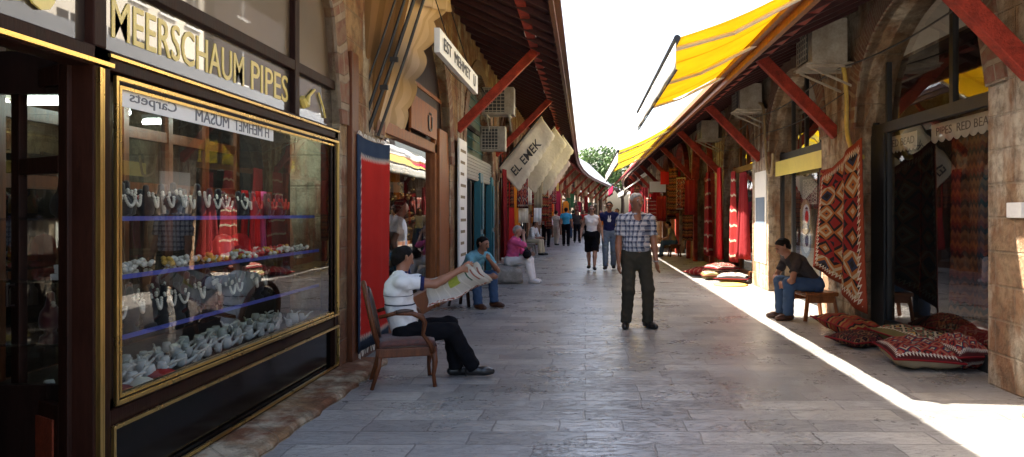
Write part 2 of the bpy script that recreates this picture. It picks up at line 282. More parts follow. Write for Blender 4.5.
# ------------------------------------------------------------------ mesh tools
MATX = {}
def finish(o, label=None, cat=None, group=None, kind=None):
    if label:
        o['label'] = label
        if len(label.split()) > 16: print('LONG', label)
    if cat: o['category'] = cat
    if group: o['group'] = group
    if kind: o['kind'] = kind
    return o
def thing(name, label, cat, loc=(0,0,0), rz=0, group=None):
    o = bpy.data.objects.new(name, None); COL.objects.link(o); o.empty_display_size = .1
    o.location = loc; o.rotation_euler = (0,0,rz); MATX[o.name] = Matrix.Translation(loc) @ Matrix.Rotation(rz, 4, 'Z')
    return finish(o, label, cat, group)
class MB:
    def __init__(s): s.v, s.f, s.uv, s.mi, s.cur = [], [], [], [], 0
    def add(s, vs, fs, uvs=None):
        b = len(s.v); s.v += [tuple(x) for x in vs]; s.uv += list(uvs) if uvs is not None else [(x[0]+x[1], x[2]) for x in vs]
        s.f += [tuple(b+i for i in f) for f in fs]; s.mi += [s.cur]*len(fs); return s
    def box(s, x0, x1, y0, y1, z0, z1):
        x0, x1 = min(x0,x1), max(x0,x1)
        return s.add([(x,y,z) for x in (x0,x1) for y in (y0,y1) for z in (z0,z1)], [(0,1,3,2),(4,6,7,5),(0,4,5,1),(2,3,7,6),(0,2,6,4),(1,5,7,3)])
    def bar(s, a, b, w, h, up=(0,0,1)):
        a, b = Vector(a), Vector(b); d = (b-a).normalized(); u = Vector(up); r = d.cross(u)
        if r.length < 1e-4: r = d.cross(Vector((1,0,0)))
        r.normalize(); u = r.cross(d); vs = []
        for p in (a, b):
            for i, j in ((-1,-1),(1,-1),(1,1),(-1,1)): vs.append(p+r*i*w/2+u*j*h/2)
        return s.add(vs, [(0,1,2,3),(7,6,5,4),(0,4,5,1),(1,5,6,2),(2,6,7,3),(3,7,4,0)])
    def tube(s, pts, r, n=8, caps=True):
        pts = [Vector(p) for p in pts]; rs = r if isinstance(r, (list, tuple)) else [r]*len(pts); vs, fs = [], []
        prev = None
        for i, p in enumerate(pts):
            d = (pts[min(i+1, len(pts)-1)]-pts[max(i-1, 0)]).normalized()
            if prev is None: x = d.cross(Vector((0,0,1))) if abs(d.z) < .9 else d.cross(Vector((1,0,0)))
            else: x = prev - d*prev.dot(d)
            x.normalize(); prev = x; y = d.cross(x)
            for k in range(n):
                t = 2*PI*k/n; vs.append(p+x*math.cos(t)*rs[i]+y*math.sin(t)*rs[i])
        for i in range(len(pts)-1):
            for k in range(n): fs.append((i*n+k, i*n+(k+1)%n, (i+1)*n+(k+1)%n, (i+1)*n+k))
        if caps: fs += [tuple(range(n))[::-1], tuple(range((len(pts)-1)*n, len(pts)*n))]
        return s.add(vs, fs)
    def lathe(s, prof, c=(0,0,0), n=14, sx=1, sy=1):
        vs, fs = [], []
        for r, z in prof:
            for k in range(n): vs.append((c[0]+math.cos(2*PI*k/n)*r*sx, c[1]+math.sin(2*PI*k/n)*r*sy, c[2]+z))
        for i in range(len(prof)-1):
            for k in range(n): fs.append((i*n+k, i*n+(k+1)%n, (i+1)*n+(k+1)%n, (i+1)*n+k))
        fs += [tuple(range(n))[::-1], tuple(range((len(prof)-1)*n, len(prof)*n))]
        return s.add(vs, fs)
    def prism(s, poly, a, b, axis='x'):
        """polygon in the two other axes, extruded from a to b"""
        def pt(p, q): return (q, p[0], p[1]) if axis == 'x' else (p[0], q, p[1]) if axis == 'y' else (p[0], p[1], q)
        n = len(poly); vs = [pt(p, a) for p in poly]+[pt(p, b) for p in poly]
        return s.add(vs, [tuple(range(n)), tuple(range(2*n-1, n-1, -1))]+[(i, (i+1)%n, n+(i+1)%n, n+i) for i in range(n)])
    def sheet(s, fn, nu, nv, th=.006):
        P = [[Vector(fn(i/nu, j/nv)) for j in range(nv+1)] for i in range(nu+1)]; vs, uvs, fs = [], [], []
        W = nv+1
        for side in (0, 1):
            for i in range(nu+1):
                for j in range(nv+1):
                    du = P[min(i+1,nu)][j]-P[max(i-1,0)][j]; dv = P[i][min(j+1,nv)]-P[i][max(j-1,0)]; nn = du.cross(dv)
                    nn = nn.normalized() if nn.length > 1e-9 else Vector((0,0,1))
                    vs.append(P[i][j]+nn*(th/2 if side == 0 else -th/2)); uvs.append((i/nu, j/nv))
        K = (nu+1)*W
        for i in range(nu):
            for j in range(nv):
                q = (i*W+j, (i+1)*W+j, (i+1)*W+j+1, i*W+j+1); fs.append(q); fs.append(tuple(K+t for t in q[::-1]))
        for i in range(nu):
            fs.append((i*W, K+i*W, K+(i+1)*W, (i+1)*W)); fs.append((i*W+nv, (i+1)*W+nv, K+(i+1)*W+nv, K+i*W+nv))
        for j in range(nv):
            fs.append((j, j+1, K+j+1, K+j)); fs.append((nu*W+j, K+nu*W+j, K+nu*W+j+1, nu*W+j+1))
        return s.add(vs, fs, uvs)
    def build(s, name, mats, parent=None, world=True, smooth=False, bev=0, off=None, recalc=True):
        if not isinstance(mats, (list, tuple)): mats = [mats]
        me = bpy.data.meshes.new(name); vs = s.v
        if off is not None: vs = [(a+off[0], b+off[1], c+off[2]) for a, b, c in vs]
        if parent is not None and world:
            inv = MATX[parent.name].inverted(); vs = [tuple(inv @ Vector(v)) for v in vs]
        me.from_pydata(vs, [], s.f)
        uvl = me.uv_layers.new(name='UVMap'); idx = np.empty(len(me.loops), dtype=np.int32); me.loops.foreach_get('vertex_index', idx)
        uvl.data.foreach_set('uv', np.array(s.uv, dtype=np.float32)[idx].ravel())
        for m in mats: me.materials.append(M[m] if isinstance(m, str) else m)
        me.polygons.foreach_set('material_index', s.mi)
        if recalc:
            bm = bmesh.new(); bm.from_mesh(me); bmesh.ops.recalc_face_normals(bm, faces=bm.faces); bm.to_mesh(me); bm.free()
        if smooth: me.polygons.foreach_set('use_smooth', [True]*len(me.polygons))
        me.update(); o = bpy.data.objects.new(name, me); COL.objects.link(o)
        if parent is not None: o.parent = parent; MATX[o.name] = MATX[parent.name].copy()
        else: MATX[o.name] = Matrix()
        if bev:
            b = o.modifiers.new('Bevel', 'BEVEL'); b.width = bev; b.segments = 2; b.limit_method = 'ANGLE'
        return o
def solo(o, loc):
    """give a single-mesh thing its origin at its base"""
    o.data.transform(Matrix.Translation([-c for c in loc])); o.location = loc; MATX[o.name] = Matrix.Translation(loc); return o
def dup(root, loc, rz=None, label=None, group=None):
    r = root.copy(); COL.objects.link(r); r.location = loc
    if rz is not None: r.rotation_euler = (0,0,rz)
    if label: r['label'] = label
    if group: r['group'] = group
    for ch in list(root.children):
        c = ch.copy(); COL.objects.link(c); c.parent = r
        for g in list(ch.children):
            d = g.copy(); COL.objects.link(d); d.parent = c
    return r
def text(body, origin, xdir, ydir, height, width=None, depth=.006, name='lettering', matl='black', parent=None, mirror=False, bold=.0):
    cu = bpy.data.curves.new('t', 'FONT'); cu.body = body; cu.size = 1; cu.extrude = 0; cu.offset = bold; cu.resolution_u = 3
    to = bpy.data.objects.new('t', cu); COL.objects.link(to); dg = bpy.context.evaluated_depsgraph_get(); dg.update()
    me = bpy.data.meshes.new_from_object(to.evaluated_get(dg)); bpy.data.objects.remove(to)
    vs = np.array([v.co[:] for v in me.vertices]); fs = [tuple(p.vertices) for p in me.polygons]; bpy.data.meshes.remove(me)
    mn, mx = vs.min(0), vs.max(0); X, Y = Vector(xdir).normalized(), Vector(ydir).normalized(); Zn = X.cross(Y)
    w = width or (mx[0]-mn[0])*height/(mx[1]-mn[1]); out = []
    for k in (1, 0):
        for v in vs:
            u = (v[0]-mn[0])/(mx[0]-mn[0])*w; q = (v[1]-mn[1])/(mx[1]-mn[1])*height
            if mirror: u = w-u
            out.append(Vector(origin)+X*u+Y*q+Zn*(depth*k))
    n = len(vs); from collections import Counter
    E = Counter(); D = {}
    for f in fs:
        for i in range(len(f)):
            e = (f[i], f[(i+1)%len(f)]); E[tuple(sorted(e))] += 1; D[tuple(sorted(e))] = e
    F2 = fs+[tuple(n+i for i in f[::-1]) for f in fs]+[(D[e][1], D[e][0], n+D[e][0], n+D[e][1]) for e, c in E.items() if c == 1]
    m = MB(); m.add(out, F2); return m.build(name, matl, parent)
# ------------------------------------------------------------------ figures: one continuous surface per body, from a blended distance field
def surface_nets(G, org, vox):
    ins = G < 0
    nx, ny, nz = G.shape
    cs = np.zeros((nx-1, ny-1, nz-1), bool); allin = np.ones_like(cs)
    corners = [(i,j,k) for i in (0,1) for j in (0,1) for k in (0,1)]
    for i,j,k in corners:
        c = ins[i:nx-1+i, j:ny-1+j, k:nz-1+k]; cs |= c; allin &= c
    act = cs & ~allin; ids = -np.ones(act.shape, np.int64); cells = np.argwhere(act); ids[act] = np.arange(len(cells))
    if len(cells) == 0: return [], []
    acc = np.zeros((len(cells), 3)); cnt = np.zeros(len(cells))
    a, b, c = cells.T
    for p in corners:
        for ax in range(3):
            if p[ax]: continue
            q = list(p); q[ax] = 1
            g0 = G[a+p[0], b+p[1], c+p[2]]; g1 = G[a+q[0], b+q[1], c+q[2]]; m = (g0 < 0) != (g1 < 0)
            t = np.where(m, g0/np.where(m, g0-g1, 1), 0); pos = np.tile(np.array(p, float), (len(cells), 1)); pos[:, ax] += t
            acc[m] += pos[m]; cnt[m] += 1
    V = (cells+acc/cnt[:, None])*vox+org; faces = []
    for ax in range(3):
        o1, o2 = (ax+1) % 3, (ax+2) % 3
        sl0 = [slice(None)]*3; sl1 = [slice(None)]*3; sl0[ax] = slice(0, -1); sl1[ax] = slice(1, None)
        A, B = ins[tuple(sl0)], ins[tuple(sl1)]; E = np.argwhere(A != B)
        E = E[(E[:, o1] > 0) & (E[:, o2] > 0) & (E[:, o1] < G.shape[o1]-1) & (E[:, o2] < G.shape[o2]-1)]
        quad = []
        for d1, d2 in ((-1,-1),(0,-1),(0,0),(-1,0)):
            e = E.copy(); e[:, o1] += d1; e[:, o2] += d2; quad.append(ids[e[:,0], e[:,1], e[:,2]])
        Q = np.stack(quad, 1); fl = A[E[:,0], E[:,1], E[:,2]]
        Q[~fl] = Q[~fl][:, ::-1]; faces.append(Q[(Q >= 0).all(1)])
    return V, np.concatenate(faces)
class SDF:
    """smooth union of tapered capsules; optional flat caps and cuts"""
    def __init__(s): s.p, s.cut, s.noise = [], [], 0
    def cap(s, a, b, ra, rb, k=.03, flat=None, squash=None, grow=0):
        s.p.append((np.array(a, float), np.array(b, float), ra+grow, rb+grow, k, flat, squash)); return s
    def grid(s, vox, pad=.05):
        lo = np.min([np.minimum(p[0], p[1])-max(p[2], p[3]) for p in s.p], 0)-pad; hi = np.max([np.maximum(p[0], p[1])+max(p[2], p[3]) for p in s.p], 0)+pad
        n = np.ceil((hi-lo)/vox).astype(int)+1; G = np.full(n, 1.0, np.float32)
        ax = [lo[i]+np.arange(n[i])*vox for i in range(3)]
        for a, b, ra, rb, k, flat, sq in s.p:
            rr = max(ra, rb)+.09; l = np.minimum(a, b)-rr; h = np.maximum(a, b)+rr
            i0 = np.maximum(((l-lo)/vox).astype(int), 0); i1 = np.minimum(((h-lo)/vox).astype(int)+2, n)
            X, Y, Z = np.meshgrid(ax[0][i0[0]:i1[0]], ax[1][i0[1]:i1[1]], ax[2][i0[2]:i1[2]], indexing='ij')
            P = np.stack([X, Y, Z], -1)-a; d = b-a; L2 = max(d @ d, 1e-9)
            h_ = np.clip((P @ d)/L2, 0, 1); Q = P-h_[..., None]*d
            if sq is not None:
                nrm, f = np.array(sq[0], float), sq[1]; nrm = nrm/np.linalg.norm(nrm); dn = Q @ nrm; Q = Q+(f-1)*dn[..., None]*nrm
            D = np.linalg.norm(Q, axis=-1)-(ra+(rb-ra)*h_)
            if flat:
                un = d/math.sqrt(L2)
                if 'b' in flat: D = np.maximum(D, (P @ un)-math.sqrt(L2))
                if 'a' in flat: D = np.maximum(D, -(P @ un))
            sl = tuple(slice(i0[i], i1[i]) for i in range(3)); A = G[sl]
            hh = np.clip(.5+.5*(A-D)/k, 0, 1); G[sl] = A*(1-hh)+D*hh-k*hh*(1-hh)
        if s.noise:
            X, Y, Z = np.meshgrid(*ax, indexing='ij')
            w = np.sin(X*31+np.sin(Z*23)*1.5)*np.sin(Z*37+Y*19+np.sin(X*17)*2)+.6*np.sin(Z*63+np.sin(Y*41+X*29)*1.8)
            G = G+s.noise*w
        for pt, nrm in s.cut:      # keep the side the normal points away from
            X, Y, Z = np.meshgrid(*ax, indexing='ij'); nn = np.array(nrm, float); nn /= np.linalg.norm(nn)
            if len(np.shape(pt)) == 0: continue
            G = np.maximum(G, ((X-pt[0])*nn[0]+(Y-pt[1])*nn[1]+(Z-pt[2])*nn[2]))
        return G, lo
    def build(s, name, matl, parent, vox=.012, hole=None):
        G, lo = s.grid(vox)
        if hole is not None:
            ax = [lo[i]+np.arange(G.shape[i])*vox for i in range(3)]; X, Y, Z = np.meshgrid(*ax, indexing='ij')
            for c, r in hole: G = np.maximum(G, r-np.sqrt((X-c[0])**2+(Y-c[1])**2+(Z-c[2])**2))
        V, Fq = surface_nets(G, lo, vox); m = MB()
        m.v = [tuple(v) for v in V]; m.uv = [(v[0], v[2]) for v in V]; m.f = [tuple(int(i) for i in f) for f in Fq]; m.mi = [0]*len(m.f)
        return m.build(name, matl, parent, world=False, smooth=True, recalc=False)
def V3(*a): return np.array(a, float)
def unit(v): return v/np.linalg.norm(v)
def ik(a, t, l1, l2, pole):
    d = t-a; L = np.linalg.norm(d); L = min(L, (l1+l2)*.995); d = unit(d); t = a+d*L
    x = (l1*l1-l2*l2+L*L)/(2*L); h = math.sqrt(max(l1*l1-x*x, 0)); p = pole-d*(pole @ d)
    p = unit(p) if np.linalg.norm(p) > 1e-6 else V3(0,0,1)
    return a+d*x+p*h, t
def person(label, loc, rz, pose, height=1.74, top='c_white', bottom='c_black', skin='skin', hair='hairblack', shoe='shoeblack', group=None,
           female=False, skirt=False, sleeve=.55, vox=.014, longhair=0, fat=1.0, faces=False, glasses=False, apron=None, collar=None, opening=.078):
    """local frame: forward +X, left +Y, up Z, origin on the ground below the pelvis"""
    s = height/1.75; t = thing('person', label, 'person', loc, rz, group)
    P = pose; pel = V3(*P.get('pelvis', (0,0,.93*s))); lean = math.radians(P.get('lean', 0)); tw = math.radians(P.get('twist', 0)); side = math.radians(P.get('side', 0))
    up = V3(math.sin(lean), -math.sin(side), math.cos(lean)); up = unit(up)
    left0 = V3(0,1,0); leftS = unit(V3(-math.sin(tw), math.cos(tw), math.sin(side))); leftS = unit(leftS-up*(leftS @ up)); fwdS = np.cross(leftS, up)
    fwd0 = V3(1,0,0); curl = P.get('curl', 0)
    waist = pel+up*.17*s; chest = pel+up*.36*s+fwdS*(-.015+curl*.5)*s; neck = pel+up*.515*s+fwdS*(curl)*s
    sw = (.165 if female else .190)*s*(1+(fat-1)*.3); hw = .095*s
    hy, hp = math.radians(P.get('hyaw', 0)), math.radians(P.get('hpitch', 0)); base = up*.5+V3(0,0,.5); base = unit(base+fwdS*.12)
    hf = V3(math.cos(hy)*math.cos(hp), math.sin(hy)*math.cos(hp), -math.sin(hp)); hl = unit(np.cross(V3(0,0,1), hf)); hu = np.cross(hf, hl)
    hc = neck+base*.105*s+hu*.065*s+hf*.018*s
    # body
    b = SDF(); body = []; sh, el, wr, hip, kn, an = {}, {}, {}, {}, {}, {}
    tsq = (fwdS, 1.42/fat)
    def torso(q, g):
        cw = .135 if female else .15
        q.cap(pel-left0*.05*s+up*.0, pel+left0*.05*s, .118*s, .118*s, .03, squash=(fwd0 if abs(lean) < .5 else fwdS, 1.15), grow=g)
        q.cap(pel+up*.03, waist, .128*s*fat, (.108 if female else .128)*s*fat, .05, squash=tsq, grow=g)
        q.cap(waist, chest, (.108 if female else .128)*s*fat, cw*s, .06, squash=tsq, grow=g)
        q.cap(chest-leftS*.05*s, chest+leftS*.05*s, .115*s, .115*s, .05, squash=(fwdS, 1.2), grow=g)
        for kk in (1,-1): q.cap(neck-up*.02*s, neck-up*.062*s+leftS*(sw-.03*s)*kk, .050*s, .050*s, .05, grow=g)
        if fat > 1.05: q.cap(waist+fwdS*.05*s-up*.04, waist+fwdS*.05*s+up*.05, .09*s, .08*s, .06, grow=g)
        if female:
            for k in (1,-1): q.cap(chest+fwdS*.085*s+leftS*.065*s*k+up*.01, chest+fwdS*.09*s+leftS*.065*s*k, .048*s, .048*s, .04, grow=g)
    torso(b, 0)
    b.cap(neck-up*.04, hc-hu*.05*s, .056*s, .05*s, .03)
    b.cap(hc+hu*.018*s-hf*.012*s, hc+hu*.012*s-hf*.0*s, .083*s, .083*s, .02, squash=(hl, 1.12))
    b.cap(hc+hu*.0+hf*.03*s, hc-hu*.075*s+hf*.042*s, .062*s, .04*s, .03)
    b.cap(hc+hu*.005*s+hf*.088*s, hc-hu*.028*s+hf*.104*s, .010*s, .016*s, .012)
    for k in (1,-1): b.cap(hc+hl*.082*s*k-hu*.02*s, hc+hl*.088*s*k+hu*.018*s-hf*.01, .010*s, .014*s, .01)
    for k, K in ((1,'L'),(-1,'R')):
        sh[K] = neck-up*.055*s+leftS*sw*k
        tgt = P.get('hand'+K); pole = V3(*P.get('elbow'+K, (-1, .3*k, -.2)))
        if tgt is None: tgt = sh[K]+V3(.05,.07*k,-.555)*s
        el[K], wr[K] = ik(sh[K], V3(*tgt), .295*s, .255*s, pole)
        b.cap(sh[K], el[K], .050*s, .039*s, .035); b.cap(el[K]+(wr[K]-el[K])*.0, el[K]+(wr[K]-el[K])*.3, .039*s, .041*s, .02); b.cap(el[K]+(wr[K]-el[K])*.3, wr[K], .041*s, .027*s, .02)
        hd = unit(wr[K]-el[K])
        hd = unit(hd+V3(*P['grip'+K])) if 'grip'+K in P else hd
        pn = unit(np.cross(hd, V3(0,0,1) if abs(hd[2]) < .8 else V3(1,0,0)))*k; pw = np.cross(hd, pn); pw = unit(pw)   # pn palm normal, pw across
        if pw @ V3(1,0,.5) < 0: pw = -pw                # the thumb side faces forward / up
        pa = wr[K]+hd*.075*s
        b.cap(wr[K], pa, .026*s, .036*s, .02, squash=(pn, 1.9))
        b.cap(wr[K]+hd*.03*s+pw*.02*s, wr[K]+hd*.065*s+pw*.05*s, .013*s, .011*s, .01); b.cap(wr[K]+hd*.065*s+pw*.05*s, wr[K]+hd*.095*s+pw*.045*s-pn*k*.01, .0105*s, .009*s, .006)
        for q, ln in ((1.5,.068),(.5,.078),(-.5,.073),(-1.5,.058)):
            f0 = pa+pw*q*.019*s; f1 = f0+hd*ln*.55*s+pn*(-k)*.006; f2 = f1+unit(hd-pn*k*.55)*ln*.5*s
            b.cap(f0, f1, .0095*s, .009*s, .005); b.cap(f1, f2, .009*s, .0078*s, .005)
        hip[K] = pel+left0*hw*k-V3(0,0,.01); ft = V3(*P.get('foot'+K, (0, .11*k*s, 0))); yaw = math.radians(P.get('toe'+K, 8*k))
        fd = V3(math.cos(yaw), math.sin(yaw), 0); a_t = ft+V3(0,0,.085*s); kp = V3(*P.get('knee'+K, (1, .12*k, .2)))
        kn[K], an[K] = ik(hip[K], a_t, .43*s, .42*s, kp)
        b.cap(hip[K], kn[K], .083*s, .056*s, .05); b.cap(kn[K], kn[K]+(an[K]-kn[K])*.35, .056*s, .056*s, .03); b.cap(kn[K]+(an[K]-kn[K])*.35, an[K], .056*s, .036*s, .03)
        lift = an[K]-V3(0,0,.085*s); b.cap(an[K]-V3(0,0,.03*s), lift+fd*.13*s+V3(0,0,.032), .034*s, .026*s, .02)
        so = SDF(); so.cap(lift-fd*.045*s+V3(0,0,.045), lift+fd*.10*s+V3(0,0,.038), .044*s, .046*s, .03, squash=(np.cross(fd, V3(0,0,1)), 1.1)); so.cap(lift+fd*.10*s+V3(0,0,.036), lift+fd*.17*s+V3(0,0,.033), .044*s, .033*s, .03)
        so.cap(an[K]-V3(0,0,.03), lift+V3(0,0,.05), .043*s, .045*s, .02); so.cut = [(lift, (0,0,-1)), (an[K]+V3(0,0,.0), (0,0,1))]
        so.build('shoe', shoe, t, min(vox, .012))
    b.build('body', skin, t, vox if not faces else min(vox, .009))
    # shirt
    q = SDF(); torso(q, .016)
    for K in 'LR':
        e = sh[K]+(el[K]-sh[K])*min(sleeve, 1)
        q.cap(sh[K], e, .060*s, .062*s, .035, flat='b')
        if sleeve > 1: q.cap(el[K], el[K]+(wr[K]-el[K])*min(sleeve-1, .95), .052*s, .042*s, .03, flat='b')
    hem = pel+up*(.045 if P.get('seated') is None else .0); q.cut = [(hem, tuple(-up))]; q.noise = .0060
    if sleeve == 0: q.p = q.p[:-2]
    q.build('shirt', top, t, vox, hole=[(neck+base*.075*s+hf*.03*s, .078*s)]+([(neck+fwdS*.085*s-up*.02*s, opening*.55*s)] if opening > .08 else []))
    if collar is not None:
        c = SDF(); 
        for i in range(10):
            a0, a1 = 2*PI*i/12-2.3, 2*PI*(i+1)/12-2.3
            f = lambda a: neck+up*.012*s+fwdS*math.cos(a+PI)*-.066*s*-1+leftS*math.sin(a+PI)*.066*s
            c.cap(f(a0), f(a1), .014*s, .014*s, .008)
        c.build('collar', collar, t, min(vox, .01))
    # trousers or skirt
    q = SDF()
    q.cap(pel-left0*.05*s, pel+left0*.05*s, .128*s*(1+(fat-1)*.5), .128*s*(1+(fat-1)*.5), .03, squash=(fwd0, 1.12)); q.cap(pel, pel+up*.085*s, .134*s*fat, .136*s*fat, .03, squash=tsq, flat='b')
    for K in 'LR':
        if skirt: q.cap(hip[K], kn[K]+(an[K]-kn[K])*.02, .10*s, .105*s, .12, flat='b')
        else:
            q.cap(hip[K], kn[K], .104*s, .080*s, .05); q.cap(kn[K], kn[K]+(an[K]-kn[K])*1.03, .080*s, .070*s, .03, flat='b')
    q.noise = .0042
    q.build('skirt' if skirt else 'trousers', bottom, t, vox)
    # hair
    q = SDF(); q.cap(hc+hu*.020*s-hf*.018*s, hc+hu*.024*s-hf*.004*s, .0925*s, .090*s, .02, squash=(hl, 1.1)); q.cap(hc-hf*.05*s, hc-hf*.05*s-hu*.05*s, .072*s, .055*s, .03)
    if longhair: 
        for k in (-1,0,1): q.cap(hc-hf*.05*s+hl*.05*s*k, hc-hf*.06*s+hl*.055*s*k-hu*longhair*s, .05*s, .03*s, .04)
    q.noise = .0050; q.cut = [(hc+hf*.045*s+hu*.052*s, tuple(unit(hf*.8-hu*.62)))]
    q.build('hair', hair, t, min(vox, .009))
    if faces:
        for k in (1,-1):
            e = MB(); e.lathe([(.001,-.006),(.008,-.005),(.013,0),(.008,.005),(.001,.006)], n=10)
            c = hc+hf*.083*s+hl*.032*s*k+hu*.006*s; R = Matrix((hl, hu, hf)).transposed()
            e.v = [tuple(Vector(c)+R @ Vector((v[0], v[1]*.5, v[2]))) for v in e.v]; e.build('eye', 'black', t, world=False, smooth=True)
            e = MB(); e.tube([hc+hf*.088*s+hl*.048*s*k+hu*.022*s, hc+hf*.094*s+hl*.03*s*k+hu*.028*s, hc+hf*.094*s+hl*.014*s*k+hu*.024*s], .004); e.build('eyebrow', hair, t, world=False)
        e = MB(); e.tube([hc+hf*.086*s-hl*.022*s-hu*.052*s, hc+hf*.094*s-hu*.05*s, hc+hf*.086*s+hl*.022*s-hu*.052*s], [.003,.005,.003]); e.build('mouth', 'velvetred', t, world=False)
    if glasses:
        e = MB()
        for k in (1,-1): e.bar(hc+hf*.095*s+hl*(.03*k-.022)*s+hu*.006*s, hc+hf*.095*s+hl*(.03*k+.022)*s+hu*.006*s, .008, .032)
        e.bar(hc+hf*.098*s-hl*.07*s+hu*.012*s, hc+hf*.098*s+hl*.07*s+hu*.012*s, .006, .006)
        for k in (1,-1): e.bar(hc+hf*.095*s+hl*.07*s*k+hu*.012*s, hc+hl*.092*s*k+hu*.012*s-hf*.01, .005, .006)
        e.build('sunglasses', 'black', t, world=False)
    t['J'] = 0; del t['J']
    return t, dict(neck=neck, hc=hc, wr=wr, el=el, kn=kn, an=an, sh=sh, chest=chest, fwd=fwdS, left=leftS, up=up, pel=pel, hf=hf, hl=hl, hu=hu)
# ------------------------------------------------------------------ world, light, camera
def world():
    w = bpy.data.worlds.new('World'); S.world = w; w.use_nodes = True; nt = w.node_tree; bg = nt.nodes['Background']
    sd = Vector(SUN).normalized(); sk = nt.nodes.new('ShaderNodeTexSky'); sk.sky_type = 'NISHITA'; sk.sun_disc = False
    sk.sun_elevation = math.asin(-sd.z); sk.sun_rotation = math.atan2(-sd.x, -sd.y); sk.dust_density = 6; sk.air_density = 1.0
    nt.links.new(sk.outputs[0], bg.inputs[0]); bg.inputs[1].default_value = .11
    L = bpy.data.lights.new('sun', 'SUN'); L.energy = 5; L.angle = math.radians(.5); L.color = (1,.94,.84)
    o = bpy.data.objects.new('sun', L); COL.objects.link(o); o.rotation_euler = sd.to_track_quat('-Z', 'Y').to_euler(); o.location = (-5,0,12)
    c = bpy.data.cameras.new('camera'); o = bpy.data.objects.new('camera', c); COL.objects.link(o); o.location = (0,0,CH); o.rotation_euler = (PI/2,0,0)
    c.sensor_width = 36; c.lens = 36*F/1024; c.shift_x = (512-VX)/1024; c.shift_y = -(228.5-VY)/1024; c.clip_start = .05; c.clip_end = 3000; S.camera = o
    S.view_settings.view_transform = 'Standard'; S.view_settings.look = 'None'; S.view_settings.gamma = 1; S.view_settings.exposure = 2.8
    S.render.engine = 'CYCLES'; S.cycles.max_bounces = 9; S.cycles.transparent_max_bounces = 14; S.cycles.diffuse_bounces = 4; S.cycles.use_denoising = True
    S.cycles.sample_clamp_indirect = 6
SUN = (.63, -.34, -1)
world()
def bend(Y):
    if Y < 35: return 0.0, 0.0
    if Y < 62: return .0022*(Y-35)**2, math.atan(.0044*(Y-35))
    return .0022*27**2+.0044*27*(Y-62), math.atan(.0044*27)
LW, RW = -2.22, 3.4
# street and ground
g = MB(); g.add([(-600,-200,-.03),(600,-200,-.03),(600,1500,-.03),(-600,1500,-.03)], [(0,1,2,3)]); finish(g.build('ground', 'ground'), kind='structure')
g = MB(); ys = [-6]+[35*i/7 for i in range(8)]+[35+2.5*i for i in range(1, 26)]; vs = []
for y in ys:
    dx, a = bend(y); vs += [(-2.5+dx, y, 0), (3.7+dx, y, 0)]
g.add(vs, [(2*i, 2*i+1, 2*i+3, 2*i+2) for i in range(len(ys)-1)]); o = g.build('street_paving', 'paving')
finish(o, kind='structure')

def archz(t, w, h):
    if h >= w:
        R = (w*w+h*h)/(2*w); return math.sqrt(max(R*R-(abs(t)+R-w)**2, 0))
    return h*math.sqrt(max(1-(t/w)**2, 0))

